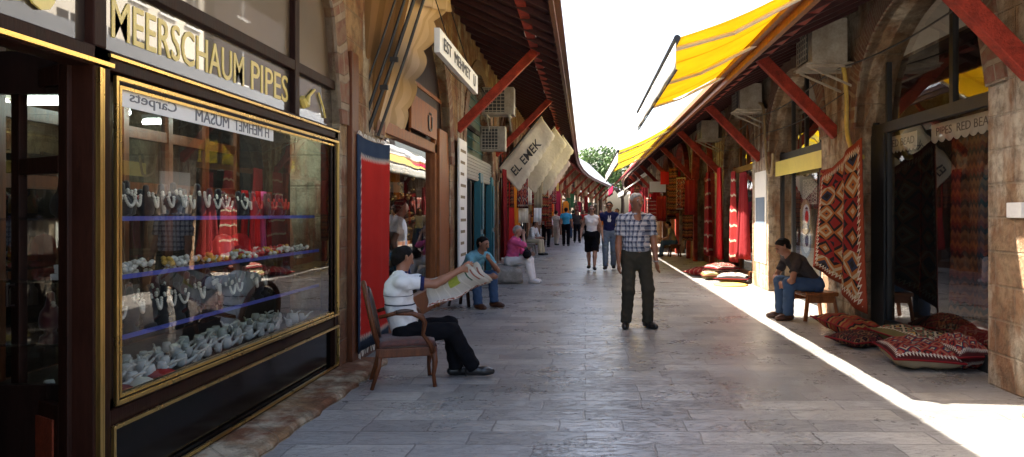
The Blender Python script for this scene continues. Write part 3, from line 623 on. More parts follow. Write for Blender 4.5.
def bay(side, y0, pitch, ph, label, k, zs, zh, near=False, shop='door', lod=0, trimcol='archbrick', group=None, extra_front=0, arcwood=None):
    """one vaulted shop of the arcade: half a pier, the arch, half a pier; its roof, bracket and shopfront"""
    L = side < 0; xw = LW if L else RW; s = -1 if L else 1; dx, a = bend(y0+pitch/2); dx0, _ = bend(y0)
    t = thing('shop_building', label, 'shop', (xw+dx0, y0, 0), -a, group); off = (-xw, 0, 0)
    wallm = 'masonry_left' if L else 'masonry_right' if k >= 0 else 'plaster'; ze, xe, pit = (4.15, -.41, .45 if k < 7 else .95) if L else (3.5, 2.1, .45)
    def zr(x): return ze+abs(x-xe)*pit
    y1 = pitch; o0, o1 = ph, pitch-ph; yc, w = pitch/2, pitch/2-ph; dep = .45
    m = MB(); top = zr(xw)-.02
    for a0, a1 in ((0, ph), (y1-ph, y1)): m.box(xw, xw+s*dep, a0, a1, -.03, top)
    n = 20 if not lod else 8; ys_ = [o0+2*w*i/n for i in range(n+1)]
    for i in range(n):
        za, zb = zs+archz(ys_[i]-yc, w, zh), zs+archz(ys_[i+1]-yc, w, zh)
        m.prism([(ys_[i], za), (ys_[i+1], zb), (ys_[i+1], top), (ys_[i], top)], xw, xw+s*dep)
    m.box(xw+s*2.6, xw+s*2.7, 0, y1, -.03, 4.4)                      # back wall
    m.box(xw+s*dep, xw+s*6.2, -.04, .04, -.03, 3.3); 
    m.build('wall', wallm, t, world=False, off=off)
    if not lod:
        m = MB(); bw = .30                                             # arch ring
        for i in range(n):
            P = []
            for y in (ys_[i], ys_[i+1]):
                z = zs+archz(y-yc, w, zh); e = .01
                nx_, nz = (y-yc)/w, max(archz(y-yc, w, zh)/zh, .02); l = math.hypot(nx_, nz); P.append(((y, z), (y+nx_/l*bw, z+nz/l*bw)))
            (a_, b_), (c_, d_) = P
            vs = [(xx, q[0], q[1]) for xx in (xw-s*.025, xw+s*.10) for q in (a_, c_, d_, b_)]
            uv = [(u, v) for _ in (0, 1) for u, v in ((0, i*.28), (0, (i+1)*.28), (bw, (i+1)*.28), (bw, i*.28))]
            m.add(vs, [(0,1,2,3),(7,6,5,4),(0,4,5,1),(2,6,7,3)], uv)
        m.build('arch_ring', trimcol, t, world=False, off=off)
    m = MB(); rx = xe+s*(4.6 if k < 7 or not L else 2.6); rz = zr(rx); over = .02                    # roof: two slopes
    m.prism([(xe, ze), (rx, rz), (rx+s*3.2, rz-1.4), (rx+s*3.2, rz-1.34), (rx, rz+.06), (xe, ze+.06)], -over, y1, 'y')
    if not lod:
        nc = int(pitch/.18)
        for i in range(nc): m.bar((xe, (i+.5)*pitch/nc, ze+.075), (rx, (i+.5)*pitch/nc, rz+.075), .05, .04)
    m.build('roof', 'roofmetal', t, world=False, off=off)
    m = MB()
    m.prism([(xe+s*.03, ze-.025), (xw+s*.0, zr(xw)-.03), (xw, zr(xw)-.005), (xe+s*.03, ze-.0)], 0, y1, 'y')
    nr = 9 if not lod else 5
    for i in range(nr):
        y = (i+.5)*pitch/nr; m.bar((xe+s*.05, y, ze-.06), (xw, y, zr(xw)-.065), .07, .09)
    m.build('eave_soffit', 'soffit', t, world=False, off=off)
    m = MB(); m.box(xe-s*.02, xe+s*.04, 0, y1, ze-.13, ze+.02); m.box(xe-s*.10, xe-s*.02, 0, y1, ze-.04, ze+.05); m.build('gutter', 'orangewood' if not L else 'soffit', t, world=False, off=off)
    xb, zb_ = (-.87, 4.28) if L else (2.38, 3.55); zf = 2.9 if L else 2.5
    m = MB(); m.box(xb-.07, xb+.07, 0, y1, zb_-.02, zb_+.13); m.build('eave_beam', 'redpaint', t, world=False, off=off, bev=.006 if not lod else 0)
    if L and not lod:
        for q in range(2): m = MB(); yy = pitch*(.27+.5*q); m.box(xb-.09, xb-.07, yy, yy+.3, zb_+.0, zb_+.10); m.box(xb+.07, xb+.09, yy, yy+.3, zb_+.0, zb_+.10); m.build('spotlight', 'signwhite', t, world=False, off=off)
    m = MB(); m.bar((xb, .06, zb_), (xw+s*.02, .06, zf), .12, .15)
    if not (L and k == 1): m.build('bracket', 'redpaint', t, world=False, off=off, bev=.008 if not lod else 0)
    # shopfront: frame with transom and mullions, panes behind
    xg = xw+s*.25 if not L else xw+s*.08
    big = (not L and k == 0)
    if shop is None: return t, off
    fm = dict(dark='ironblack', wood='warmwood', red='redwood', teal='teal', orange='orangewood')[shop]
    zt = 2.47; m = MB()
    def V(y, z0, z1, wd=.07): m.box(xg-.03, xg+.03, y-wd/2, y+wd/2, z0, z1)
    V(o0+.04, 0, zt+.1, .08); V(o1-.04, 0, zt+.1, .08); m.box(xg-.04, xg+.04, o0, o1, zt-.06, zt+.06)
    nm = 3 if not lod else 2
    if big: m.box(xg-.05, xg+.05, o1-.40, o1, 0, zt-.06); V(o1-.43, 0, zs+.75, .05); V(1.74, zt, zs+1.3, .07); m.box(xg+.06, xg+1.5, o1-.30, o1-.2, 0, 2.4)
    for i in range(1, nm+1) if not big else ():
        y = o0+2*w*i/(nm+1); V(y, zt, zs+archz(y-yc, w, zh)-.0, .06); 
        if i != 2: V(y, .0, zt, .07)
    m.box(xg-.04, xg+.04, o0, o1, 0, .16)
    m.build('window_frame', fm, t, world=False, off=off)
    fr = t.children[-1] if t.children else None
    m = MB(); m.add([(xg,o0,.16),(xg,o1,.16),(xg,o1,zt),(xg,o0,zt)], [(0,1,2,3)]); m.build('pane', 'glassdim' if big else 'glass', t, world=False, off=off, recalc=False)
    vs = [(xg, o0, zt), (xg, o1, zt)]+[(xg, y, max(zs+archz(y-yc, w, zh), zt)) for y in ys_[::-1]]
    m = MB(); m.add(vs, [tuple(range(len(vs)))]); m.build('arch_pane', 'glassdim' if big else 'glassup', t, world=False, off=off, recalc=False)
    m = MB(); m.box(xw+s*.5, xw+s*2.58, .06, y1-.06, -.005, .02) if near else None
    m.box(xw+s*dep, xw+s*2.6, .05, y1-.05, 3.25, 3.3); m.box(xw+s*2.5, xw+s*2.58, .05, y1-.05, 0, 3.25); m.box(xw+s*.5, xw+s*2.5, .05, .1, 0, 3.25); m.box(xw+s*.5, xw+s*2.5, y1-.1, y1-.05, 0, 3.25)
    m.build('interior', 'interior' if big else 'interior_warm', t, world=False, off=off)
    return t, off
ordL = ['nearest', 'second', 'third', 'fourth', 'fifth', 'sixth', 'seventh', 'eighth', 'ninth', 'tenth', 'eleventh', 'twelfth', 'thirteenth', 'fourteenth', 'fifteenth', 'sixteenth', 'seventeenth']
bays = {}
looksL = {0: 'pipe shop with dark mahogany and brass front and gold lettering, nearest on the left',
          1: 'shop with red rug by its door and brown wooden glazed front beside the pipe shop',
          2: 'shop with teal door posts and green boarded arch, third on the left',
          3: 'shop under the EL EMEK awning flap, fourth on the left'}
shopL = [None, None, None, 'wood', 'dark', 'red', 'orange', 'dark', 'wood', 'red', 'dark', 'orange', 'wood', 'dark', 'red', 'wood', 'dark']
for k in range(16):
    y0 = 1.9+5.5*(k)
    bays['L', k] = bay(-1, y0, 5.5, .70, looksL.get(k, 'arcaded shop with %s front, %s from the camera along the left row' % ({'wood': 'brown wooden', 'dark': 'black metal', 'red': 'red wooden', 'orange': 'orange wooden'}[shopL[k] or 'wood'], ordL[k])), k,
                       2.25 if k else 2.25, 2.1, near=k < 3, shop=shopL[k], lod=0 if k < 6 else 1, group='arcaded shops along the left row')
looksR = {0: 'carpet shop with wide dark framed arched window at the far right edge',
          1: 'shop behind the seated young man with black barred arch and yellow band',
          2: 'textile shop with red hanging shawls and wooden frame on the right',
          -1: 'masonry end of the shop in front of the carpet window, at the right picture edge'}
shopR = ['dark', 'dark', 'orange', 'red', 'dark', 'red', 'orange', 'dark', 'wood', 'red', 'dark', 'orange', 'wood', 'dark', 'red', 'wood', 'dark']
for k in range(-1, 16):
    y0 = 5.58+4.4*k
    bays['R', k] = bay(1, y0, 4.4, .66, looksR.get(k, 'arcaded shop with %s front, %s from the camera along the right row' % ({'wood': 'brown wooden', 'dark': 'black metal', 'red': 'red wooden', 'orange': 'orange wooden'}[shopR[k]], ordL[max(k, 0)])), k,
                       2.5, 1.3, near=-2 < k < 3, shop=shopR[k] if k >= 0 else None, lod=0 if k < 6 else 1, group='arcaded shops along the right row')

# ------------------------------------------------------------------ left shop 1: the pipe shop front (world coordinates, parts of its building)
t0 = bays['L', 0][0]; X0 = -2.26
def part(m, name, mt, parent=t0, **kw): return m.build(name, mt, parent, **kw)
YD, YE = 3.46, 6.69          # front window from the door post to the arch edge
m = MB()
for ya, yb in ((YD-.10, YD+.02), (YE-.09, YE)): m.box(X0-.10, X0+.03, ya, yb, .04, 2.20)
m.box(X0-.10, X0+.03, 1.95, YE, 2.105, 2.20); m.box(X0-.10, X0+.02, YD, YE, .40, .50)
m.box(X0-.10, X0+.02, YD, YE, .02, .06)
for y in (YD-.04, 5.76, ): m.box(X0-.08, X0+.025, y-.05, y+.04, 2.20, 4.0)
m.box(X0-.08, X0+.022, 2.7, YE, 2.54, 2.62); m.box(X0-.08, X0+.02, 2.61, 2.69, 2.2, 2.7)
fr = part(m, 'shopfront_frame', 'mahogany', bev=.006)
m = MB()                                                     # brass mouldings
def mold(y0, y1, z0, z1, wd=.018, x=X0+.03):
    for (a, b, c, d) in ((y0, y1, z0, z0+wd), (y0, y1, z1-wd, z1), (y0, y0+wd, z0+wd, z1-wd), (y1-wd, y1, z0+wd, z1-wd)): m.box(x, x+.016, a, b, c, d)
mold(YD+.04, YE-.02, .52, 2.085); mold(YD+.10, YE-.075, .545, 2.05, .015, X0+.008); 
mold(YD+.02, YE-.01, .07, .43); 
m.box(X0+.03, X0+.05, YD-.085, YD-.065, .04, 2.1); m.box(X0+.03, X0+.045, YD-.055, YD-.045, .04, 2.1); m.box(X0+.03, X0+.05, 1.95, YD+.02, 2.115, 2.135); m.box(X0+.03, X0+.045, YD, YE, 2.165, 2.18)
mb = m.build('brass_moulding', 'brass', fr)
m = MB(); m.box(X0-.06, X0-.01, YD+.02, YE-.09, .06, .40); part(m, 'lower_panel', 'blackgloss')
m = MB(); m.add([(X0-.0,YD+.11,.545),(X0,YE-.085,.545),(X0,YE-.085,2.06),(X0,YD+.11,2.06)], [(0,1,2,3)]); m.build('pane', 'glassfront', fr, recalc=False)
m = MB(); m.box(X0-.05, X0-.006, YD+.02, YD+.11, .5, 2.105); m.box(X0-.05, X0-.006, YE-.09, YE-.07, .5, 2.105); m.box(X0-.05,X0-.006,YD,YE,.5,.545); m.box(X0-.05,X0-.006,YD,YE,2.06,2.105); m.build('sash', 'darkwood', fr)
# glass sign bands
a = N('signglass'); gl = a.n('BsdfGlossy', i_Color=(1,1,1), i_Roughness=.015); df = a.bsdf((.028,.018,.012), .4); x = a.n('MixShader'); a.put(x.inputs[0], a.ma('MULTIPLY', a.n('Fresnel', i_IOR=1.5).outputs[0], 1.7, clamp=True)); a.t.links.new(df, x.inputs[1]); a.t.links.new(gl.outputs[0], x.inputs[2]); M['signglass'] = a.end(x.outputs[0])
a = N('archdark'); gl = a.n('BsdfGlossy', i_Color=(1,1,1), i_Roughness=.03); df = a.bsdf(a.mix(a.noise(a.co(), 1.5, 4), (.05,.03,.016), (.13,.085,.045)), .4); x = a.n('MixShader'); a.put(x.inputs[0], a.ma('MULTIPLY', a.n('Fresnel', i_IOR=1.45).outputs[0], .9, clamp=True)); a.t.links.new(df, x.inputs[1]); a.t.links.new(gl.outputs[0], x.inputs[2]); M['archdark'] = a.end(x.outputs[0])
for ya, yb in ((1.95, 2.61), (2.69, YD-.09), (YD, 5.71), (5.80, YE-.02)):
    m = MB(); m.box(X0-.05, X0-.02, ya, yb, 2.20, 2.54); part(m, 'sign_panel', 'signglass')
m = MB(); n = 24
pts = [(2.65+4.05*i/n) for i in range(n+1)]
vs = [(X0-.02, 2.65, 2.62), (X0-.02, 6.7, 2.62)]+[(X0-.02, y, 2.25+archz(y-4.65, 2.06, 2.1) if 2.25+archz(y-4.65, 2.06, 2.1) > 2.62 else 2.62) for y in pts[::-1]]
m.add(vs, [tuple(range(len(vs)))]); m.build('arch_pane', 'archdark', t0, recalc=False)
reg('goldleaf', (.68,.52,.13), .35, .08, 30, .02, metal=.0, spec=.8)
tx = text('MEERSCHAUM', (X0-.019, 3.56, 2.28), (0,1,0), (0,0,1), .20, 1.38, .004, 'sign_lettering', 'goldleaf', t0, bold=.004)
text('PIPES', (X0-.019, 5.05, 2.28), (0,1,0), (0,0,1), .20, .62, .004, 'sign_lettering', 'goldleaf', t0, bold=.004)
text('CO', (X0-.012, 2.84, 2.28), (0,1,0), (0,0,1), .21, .33, .01, 'sign_lettering', 'goldleaf', t0, bold=.03)
m = MB(); m.tube([(X0-.008, 5.92, 2.36), (X0-.008, 5.97, 2.31), (X0-.008, 6.03, 2.32), (X0-.008, 6.08, 2.40), (X0-.008, 6.20, 2.47)], [.03,.036,.028,.014,.011]); m.tube([(X0-.008, 6.30, 2.46), (X0-.008, 6.4, 2.36), (X0-.008, 6.46, 2.27)], .009); m.build('pipe_emblem', 'goldleaf', t0)
# white valance strip behind the glass top with backwards writing
m = MB(); m.box(X0+.001, X0+.007, YD+.125, 5.35, 1.955, 2.045); sg = finish(m.build('window_banner', 'signwhite'), 'white paper banner with backwards writing across the top of the pipe shop window', 'banner'); solo(sg, (X0+.004, YD+.125, 1.955))
for body, ya, wd in (('Carpets', 3.66, .42), ('MUSAM', 4.28, .40), ('H MEHMET', 4.75, .52)):
    text(body, (X0+.0075, ya, 1.97), (0,1,0), (0,0,1), .07, wd, .003, 'lettering', 'c_grey', sg, mirror=True)
# interior: floor, back partition of glazed red wood, dark room behind, side returns
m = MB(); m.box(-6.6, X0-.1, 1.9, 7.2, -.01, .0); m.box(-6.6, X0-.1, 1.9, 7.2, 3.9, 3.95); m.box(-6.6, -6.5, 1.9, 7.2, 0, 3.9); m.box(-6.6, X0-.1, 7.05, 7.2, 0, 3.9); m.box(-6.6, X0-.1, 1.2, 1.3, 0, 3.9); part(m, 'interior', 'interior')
XB = -3.25; m = MB()
for z in (1.62, 2.02, 2.5): m.box(XB-.04, XB, 3.5, 6.95, z-.04, z+.04)
for i in range(7): y = 3.55+.56*i; m.box(XB-.04, XB+.01, y-.03, y+.03, 0, 2.5)
m.box(XB-.04, XB, 3.5, 6.95, 0, .5)
pn = part(m, 'display_partition', 'warmwood'); m = MB(); m.add([(XB-.02,3.5,.5),(XB-.02,6.95,.5),(XB-.02,6.95,2.5),(XB-.02,3.5,2.5)], [(0,1,2,3)]); m.build('pane', 'glassdark', pn, recalc=False)
m = MB(); m.box(XB, X0-.07, 3.55, 6.62, .46, .50); part(m, 'display_floor', 'darkwood')
m = MB(); m.box(XB, X0-.07, 3.50, 3.54, 0, .62); m.box(XB, X0-.07, 3.50, 3.54, 2.0, 2.2); m.box(XB-.04, XB+.04, 3.46, 3.54, 0, 2.2); part(m, 'side_panel', 'darkwood')
SH = []
for z in (1.41, 1.11, .80):
    m = MB(); xs = X0-.16 if z > 1.3 else X0-.12; m.box(XB+.05, xs, 3.58, 6.60, z-.012, z); o = part(m, 'display_shelf', 'glass'); m = MB(); m.box(xs, xs+.008, 3.58, 6.6, z-.016, z+.008); m.build('shelf_edge', 'trayblue', o); SH.append(o)
# plinth kerb under the window
m = MB(); n = 28
vs = []
for i in range(n+1):
    y = 3.6+(7.15-3.6)*i/n; r = random.uniform(-.02,.02); vs += [(-2.24, y, -.02), (-2.24, y, .05), (-1.93+r*.6, y, .045), (-1.90+r, y, .03), (-1.885+r, y, -.02)]
m.add(vs, [(5*i+j, 5*i+j+1, 5*i+5+j+1, 5*i+5+j) for i in range(n) for j in range(4)]); part(m, 'kerb', 'masonry_left')
# open door leaf swung inward
dl = thing('shop_door', 'mahogany glazed door leaf standing open into the dark pipe shop', 'door', (-2.33, 3.36, 0), math.atan2(.32, -.50))
m = MB(); W_ = .60
for x0, x1, z0, z1 in ((0,.09,.02,2.12),(W_-.09,W_,.02,2.12),(.09,W_-.09,.02,.55),(.09,W_-.09,1.62,1.70),(.09,W_-.09,2.03,2.12)): m.box(x0, x1, -.02, .02, z0, z1)
m.build('door_frame', 'mahogany', dl, world=False, bev=.006)
m = MB(); m.add([(.09,0,.55),(W_-.09,0,.55),(W_-.09,0,2.03),(.09,0,2.03)], [(0,1,2,3)]); m.build('pane', 'glass', dl, world=False, recalc=False)
m = MB(); m.box(.13, W_-.13, .02, .028, .10, .48); m.build('door_panel', 'redwood', dl, world=False)
m = MB(); m.tube([(W_-.045, .02, .98), (W_-.045, .05, .98), (W_-.045, .05, 1.08), (W_-.045, .02, 1.08)], .008); m.build('handle', 'darkwood', dl, world=False)
# tubes
for x0, x1, yy, z in ((-4.95,-4.6,5.9,2.32), (-4.5,-3.95,5.9,2.32), (-3.15+0,-2.75,5.0,2.20), (-3.0,-2.7,5.75,2.22), (-2.95,-2.75,6.35,2.22)):
    m = MB(); m.tube([(x0,yy,z),(x1,yy,z)], .022); o = m.build('ceiling_tube', 'tube'); finish(o, 'greenish fluorescent tube glowing inside the pipe shop, %s' % (('over the near end of the display window' if yy < 5.2 else 'over the middle of the display window' if yy < 6 else 'over the far end of the display window') if x0 > -3.3 else 'behind the open door' if x0 < -4.8 else 'behind the glazed partition'), 'lamp', 'fluorescent tubes in the pipe shop'); solo(o, (x0, yy, z))
    m = MB(); m.box(x0, x1, yy-.03, yy+.03, z+.03, z+.06); q = m.build('fitting', 'whitepaint', o)
# ------------------------------------------------------------------ goods in the pipe shop window
def bust(mt, neckl, label, group):
    t = thing('necklace_bust', label, 'display bust', (0,0,0), 0, group)
    m = MB(); pr = [(.045,0),(.045,.008),(.075,.02),(.085,.06),(.072,.10),(.040,.13),(.030,.165),(.028,.19),(.012,.20)]
    m.lathe(pr, n=14, sx=.55, sy=1.0); m.build('bust_form', mt, t, world=False, smooth=True)
    m = MB(); n = 16; P = []
    for i in range(n+1):
        a = -1.25+2.5*i/n; P.append((.048+.012*math.cos(a)-.025*(math.cos(a) < .5), .052*math.sin(a)*1.15, .165-.10*math.cos(a)**1.5 if math.cos(a) > 0 else .165))
    for i, p in enumerate(P): m.lathe([(.001,-.010),(.008,-.005),(.0095,0),(.008,.005),(.001,.010)], c=p, n=6)
    m.build('necklace', neckl, t, world=False, smooth=True)
    return t
def rowcopies(proto, z, ys, x, rzs=0, jx=.03, labels=None):
    for i, y in enumerate(ys):
        o = proto if i == 0 else dup(proto, (0,0,0))
        o.location = (x+random.uniform(-jx, jx), y, z); o.rotation_euler = (0,0,rzs+random.uniform(-.25,.25))
        sc = random.uniform(.9, 1.12); o.scale = (sc, sc, sc)
def rg(a, b, n): return [a+(b-a)*(i+.5)/n+random.uniform(-.02,.02) for i in range(n)]
S1, S2, S3, S4 = 1.41, 1.11, .80, .50
b1 = bust('velvet', 'pearl', 'black velvet bust with a cream necklace on the top glass shelf in the window', 'necklace busts on the top shelf')
rowcopies(b1, S1, rg(3.66, 5.75, 15), -2.62, .15)
b1 = bust('velvetred', 'coral', 'dark red bust with a coral necklace at the far end of the top shelf', 'red busts on the top shelf')
rowcopies(b1, S1, rg(5.8, 6.5, 5), -2.62, .15)
b1 = bust('velvet', 'coral', 'black velvet bust with red coral beads in the back row of the top glass shelf', 'busts in the back row')
rowcopies(b1, S1, rg(3.9, 6.4, 10), -2.86, .1)
b1 = bust('velvet', 'pearl', 'black velvet bust with a pale necklace on the third glass shelf down', 'necklace busts on the low shelf')
rowcopies(b1, S3, rg(3.75, 6.5, 15), -2.60, .15)
b1 = bust('velvetred', 'pearl', 'wine red velvet bust with a pale necklace behind the others on the third shelf', 'red busts on the low shelf')
rowcopies(b1, S3, rg(3.8, 6.4, 8), -2.85, .15)
# bead strands lying in trays on the second shelf
def beadheap(mt, label, n=16, r=.016, spread=.09, group='heaps of beads on the second shelf'):
    m = MB()
    for i in range(n):
        a = random.uniform(0, 2*PI); q = random.uniform(0, spread); z = r*.8+max(0, .05-q*.5)*random.random()
        m.lathe([(.001,-r),(r*.8,-r*.55),(r,0),(r*.8,r*.55),(.001,r)], c=(math.cos(a)*q, math.sin(a)*q*1.2, z+r*.2), n=7)
    return finish(m.build('bead_heap', mt, smooth=True), label, 'beads', group)
for mt, lb, ys in (('pearl', 'heap of cream beads on the second glass shelf of the pipe shop window', rg(3.7, 6.5, 15)), ('coral', 'heap of red coral beads on the second glass shelf', rg(5.2, 6.3, 4)), ('straw', 'heap of amber beads on the second glass shelf', rg(4.2, 6.4, 5))):
    pr = beadheap(mt, lb)
    for i, y in enumerate(ys):
        o = pr if i == 0 else dup(pr, (0,0,0)); o.location = (-2.5+random.uniform(-.1,.06), y, S2+.002); o.rotation_euler = (0,0,random.uniform(0, 6))
m = MB(); 
for k, (y, w) in enumerate(((3.78,.20),(3.80,.18),(3.79,.17))): m.box(-2.66, -2.50, y-w/2, y+w/2, S2+.022*k+.001, S2+.022*k+.021)
o = finish(m.build('box_stack', ['whitepaint']), 'stack of flat white boxes at the near end of the second glass shelf', 'boxes'); solo(o, (-2.58,3.79,S2))
# white vase
m = MB(); m.lathe([(.04,0),(.06,.02),(.085,.06),(.07,.10),(.03,.13),(.022,.20),(.034,.24)], n=18); o = finish(m.build('vase', 'meerschaum', smooth=True), 'slim white carved vase between the shelves near the left of the window', 'vase'); o.location = (-2.70, 4.12, S2)
for y, mt, lb in ((5.36, 'coral', 'red beaded hat shaped display on the second shelf'), (5.62,'c_red','red cloth covered bust on the second shelf')):
    m = MB(); m.lathe([(.09,0),(.10,.03),(.075,.06),(.07,.12),(.05,.16),(.01,.175)], n=16); o = finish(m.build('display_hat', mt, smooth=True), lb, 'display'); o.location = (-2.62, y, S2)
# black jar standing low at right, scarves hanging
m = MB(); m.lathe([(.05,0),(.085,.05),(.10,.13),(.075,.2),(.05,.23),(.06,.25)], n=18); o = finish(m.build('jar', 'blackgloss', smooth=True), 'black glazed jar on the third shelf at the far side of the window', 'jar'); o.location = (-2.46, 5.98, S3); 
for i, (y, mt) in enumerate(((5.95,'c_red'),(6.08,'velvet'),(6.18,'c_red'),(6.29,'c_pink'),(6.40,'c_darkred'))):
    m = MB(); m.sheet(lambda u, v: (-2.74+.02*math.sin(u*9), y+.07*(u-.5)+.012*math.sin(v*7), 1.62-.48*v), 6, 10, .008)
    o = finish(m.build('scarf', mt, smooth=True), '%s scarf hanging at the far end of the pipe shop window' % ['bright red, nearest,', 'black', 'red, middle,', 'pink', 'dark red, farthest,'][i], 'scarf', 'scarves in the window'); solo(o, (-2.74, y, 1.14))
# meerschaum pipes on the window floor
def pipe():
    m = MB(); m.lathe([(.012,0),(.024,.01),(.028,.03),(.024,.055),(.020,.066),(.014,.06),(.001,.03)], n=12); 
    t = thing('smoking_pipe', 'white carved meerschaum pipe standing in the rows on the floor of the window', 'pipe', (0,0,0), 0, 'meerschaum pipes on the window floor')
    m.tube([(0,0,.02),(.03,0,.018),(.06,0,.035),(.075,0,.05)], [.012,.011,.009,.008]); m.build('bowl', 'meerschaum', t, world=False, smooth=True)
    m = MB(); m.tube([(.075,0,.05),(.10,0,.066),(.125,0,.07)], [.008,.006,.005]); m.build('mouthpiece', 'pearl', t, world=False, smooth=True); return t
pp = pipe(); first = True
for row, x in enumerate((-2.46, -2.56, -2.66, -2.78)):
    for y in rg(3.75, 6.5, 17):
        o = pp if first else dup(pp, (0,0,0)); first = False
        o.location = (x+random.uniform(-.02,.02), y, S4+.002); o.rotation_euler = (0,0,random.uniform(.6,2.4)); s_ = random.uniform(.9,1.35); o.scale = (s_,s_,s_)
for y, mt, lb in ((3.80,'k_orange','yellow and red beaded purse lying at the near end of the window floor'),(3.98,'c_cream','cream pouch on the window floor'),(4.20,'c_red','red pouch among the pipes on the window floor')):
    m = MB(); m.lathe([(.02,0),(.07,.008),(.08,.025),(.05,.045),(.01,.05)], n=14); o = finish(m.build('pouch', mt, smooth=True), lb, 'pouch'); o.location = (-2.40, y, S4)
# shelf of bottles in the dark room seen through the door
sh = thing('shelf_unit', 'dark shelf unit of small bottles inside the pipe shop behind the door leaf', 'shelf', (-4.2, 4.9, 0), .35)
m = MB()
for z in (.05,.45,.8,1.1,1.42,1.8): m.box(-.55,.55,-.12,.12,z-.015,z+.015)
for x in (-.55,.53): m.box(x,x+.02,-.12,.12,0,1.85)
m.box(-.55,.55,.11,.13,0,1.85); m.build('shelf', 'darkwood', sh, world=False)
for z, mt in ((.815,'pearl'),(1.115,'c_orange'),(1.435,'straw')):
    for i in range(10):
        m = MB(); m.lathe([(.03,0),(.032,.01),(.032,.10),(.012,.13),(.012,.16)], n=8); o = finish(m.build('bottle', mt, smooth=True), 'small %s bottle on the dark shelf inside the pipe shop' % {'pearl':'white','c_orange':'orange','straw':'amber'}[mt], 'bottle', {'pearl':'white','c_orange':'orange','straw':'amber'}[mt]+' bottles on the shelf unit')
        v = Matrix.Translation((-4.2,4.9,0)) @ Matrix.Rotation(.35, 4, 'Z') @ Vector((-.48+.105*i, -.04, z)); o.location = v

# ------------------------------------------------------------------ rugs, cloths
def hanging(name, label, cat, mt, p0, p1, zt, zb, wav=.03, nw=2.5, th=.012, flare=0, fringe=None, group=None, lean=(0,0), nv=14, sag=0):
    """cloth hung from p0-p1 (x,y) between heights zt and zb"""
    p0, p1 = Vector((*p0, 0)), Vector((*p1, 0)); d = p1-p0; nn = Vector((d.y, -d.x, 0)).normalized(); c = (p0+p1)/2; ph = random.random()*6
    zta, ztb = zt if isinstance(zt, tuple) else (zt, zt); zba, zbb = zb if isinstance(zb, tuple) else (zb, zb)
    def f(u, v):
        q = c+d*(u-.5)*(1+flare*v)+nn*(wav*(math.sin(u*2*PI*nw+ph)+.4*math.sin(u*2*PI*nw*2.3+v*2))*(.35+.65*v)); za = zta+(ztb-zta)*u-sag*math.sin(PI*u); zz = zba+(zbb-zba)*u
        return (q.x+lean[0]*v, q.y+lean[1]*v, za+(zz-za)*v)
    m = MB(); m.sheet(f, 22, nv, th); o = finish(m.build(name, mt, smooth=True), label, cat, group); base = f(.5, 1); solo(o, (base[0], base[1], min(zba, zbb)))
    if fringe:
        m = MB()
        for i in range(26):
            for v, dz in ((0, .0), (1, -.05)):
                q = Vector(f((i+.5)/26, v)); m.bar(q+Vector((0,0,.01)), q+Vector((random.uniform(-.01,.01)*1.5, random.uniform(-.01,.01), dz-.005 if v else .04)), .012, .006)
        m.build('fringe', fringe, o)
    return o
hanging('rug', 'red rug with grey blue zigzag border hanging on the pier beside the pipe shop', 'rug', 'k_redrug', (-2.165, 7.02), (-2.15, 8.15), 2.19, .10, .018, 1.5, fringe='pearl', sag=.03)
# second left shop: door, front, board base
t1 = bays['L', 1][0]
m = MB()
for y0, y1, x0, x1, z0, z1 in ((8.36,8.46,-2.42,-2.30,0,2.5),(11.25,11.40,-2.42,-2.28,0,2.6),(11.4,12.35,-2.36,-2.24,0,2.75),(8.1,12.3,-2.42,-2.28,2.36,2.5),(8.46,11.25,-2.40,-2.30,0,.32),(9.8,9.86,-2.38,-2.32,2.5,4.3),(8.2,12.2,-2.38,-2.32,3.2,3.26)): m.box(x0,x1,y0,y1,z0,z1)
m.build('window_frame', 'orangewood', t1, bev=.006)
m = MB(); m.box(-2.22,-2.17,6.90,7.10,0,2.95); m.box(-2.215,-2.19,7.1,8.3,.0,.30); m.build('wooden_post', 'warmwood', t1, bev=.006)
m = MB(); m.add([(-2.35,8.46,.32),(-2.35,11.25,.32),(-2.35,11.25,2.36),(-2.35,8.46,2.36)], [(0,1,2,3)]); m.build('pane', 'glasslow', t1, recalc=False)
m = MB(); m.box(-2.36,-2.34,8.1,12.3,2.5,4.4); m.build('arch_board', 'darkwood', t1)
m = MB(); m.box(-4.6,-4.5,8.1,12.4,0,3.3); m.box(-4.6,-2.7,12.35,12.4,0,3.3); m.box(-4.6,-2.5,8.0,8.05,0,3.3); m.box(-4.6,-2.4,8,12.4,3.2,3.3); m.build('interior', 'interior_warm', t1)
random.seed(3)
for i in range(14):                                                  # brass and textile goods hung inside
    y = 8.7+.19*i; z = 1.2+.35*math.sin(i*2.1); mt = ['c_orange','brass','c_khaki','c_cream','k_brown','brass'][i % 6]
    hanging('hanging_scarf', '%s cloth hanging in a row inside the brown glazed shop' % ['orange','gold','khaki','cream','striped','gold'][i % 6], 'cloth', mt, (-2.95, y), (-2.78, y+.14), 2.1-.2*(i % 3), z-.35, .01, 2, .006, group='goods inside the brown glazed shop', nv=4)
m = MB()
for i in range(160):
    y, z = random.uniform(8.6, 11.2), random.uniform(.5, 2.3); m.lathe([(.001,-.03),(.03,-.01),(.035,.01),(.001,.03)], c=(-2.62+random.uniform(-.1,.1), y, z), n=6)
finish(m.build('trinkets', 'brass', smooth=True), 'mass of small brass trinkets dangling behind the brown framed shop window', 'trinkets', kind='stuff')
m = MB(); m.box(-2.46,-2.44,8.7,10.9,2.08,2.30); sg = finish(m.build('window_banner', 'signwhite'), 'long white sign board inside the top of the brown glazed shop window', 'sign'); solo(sg, (-2.45,9.8,2.08))
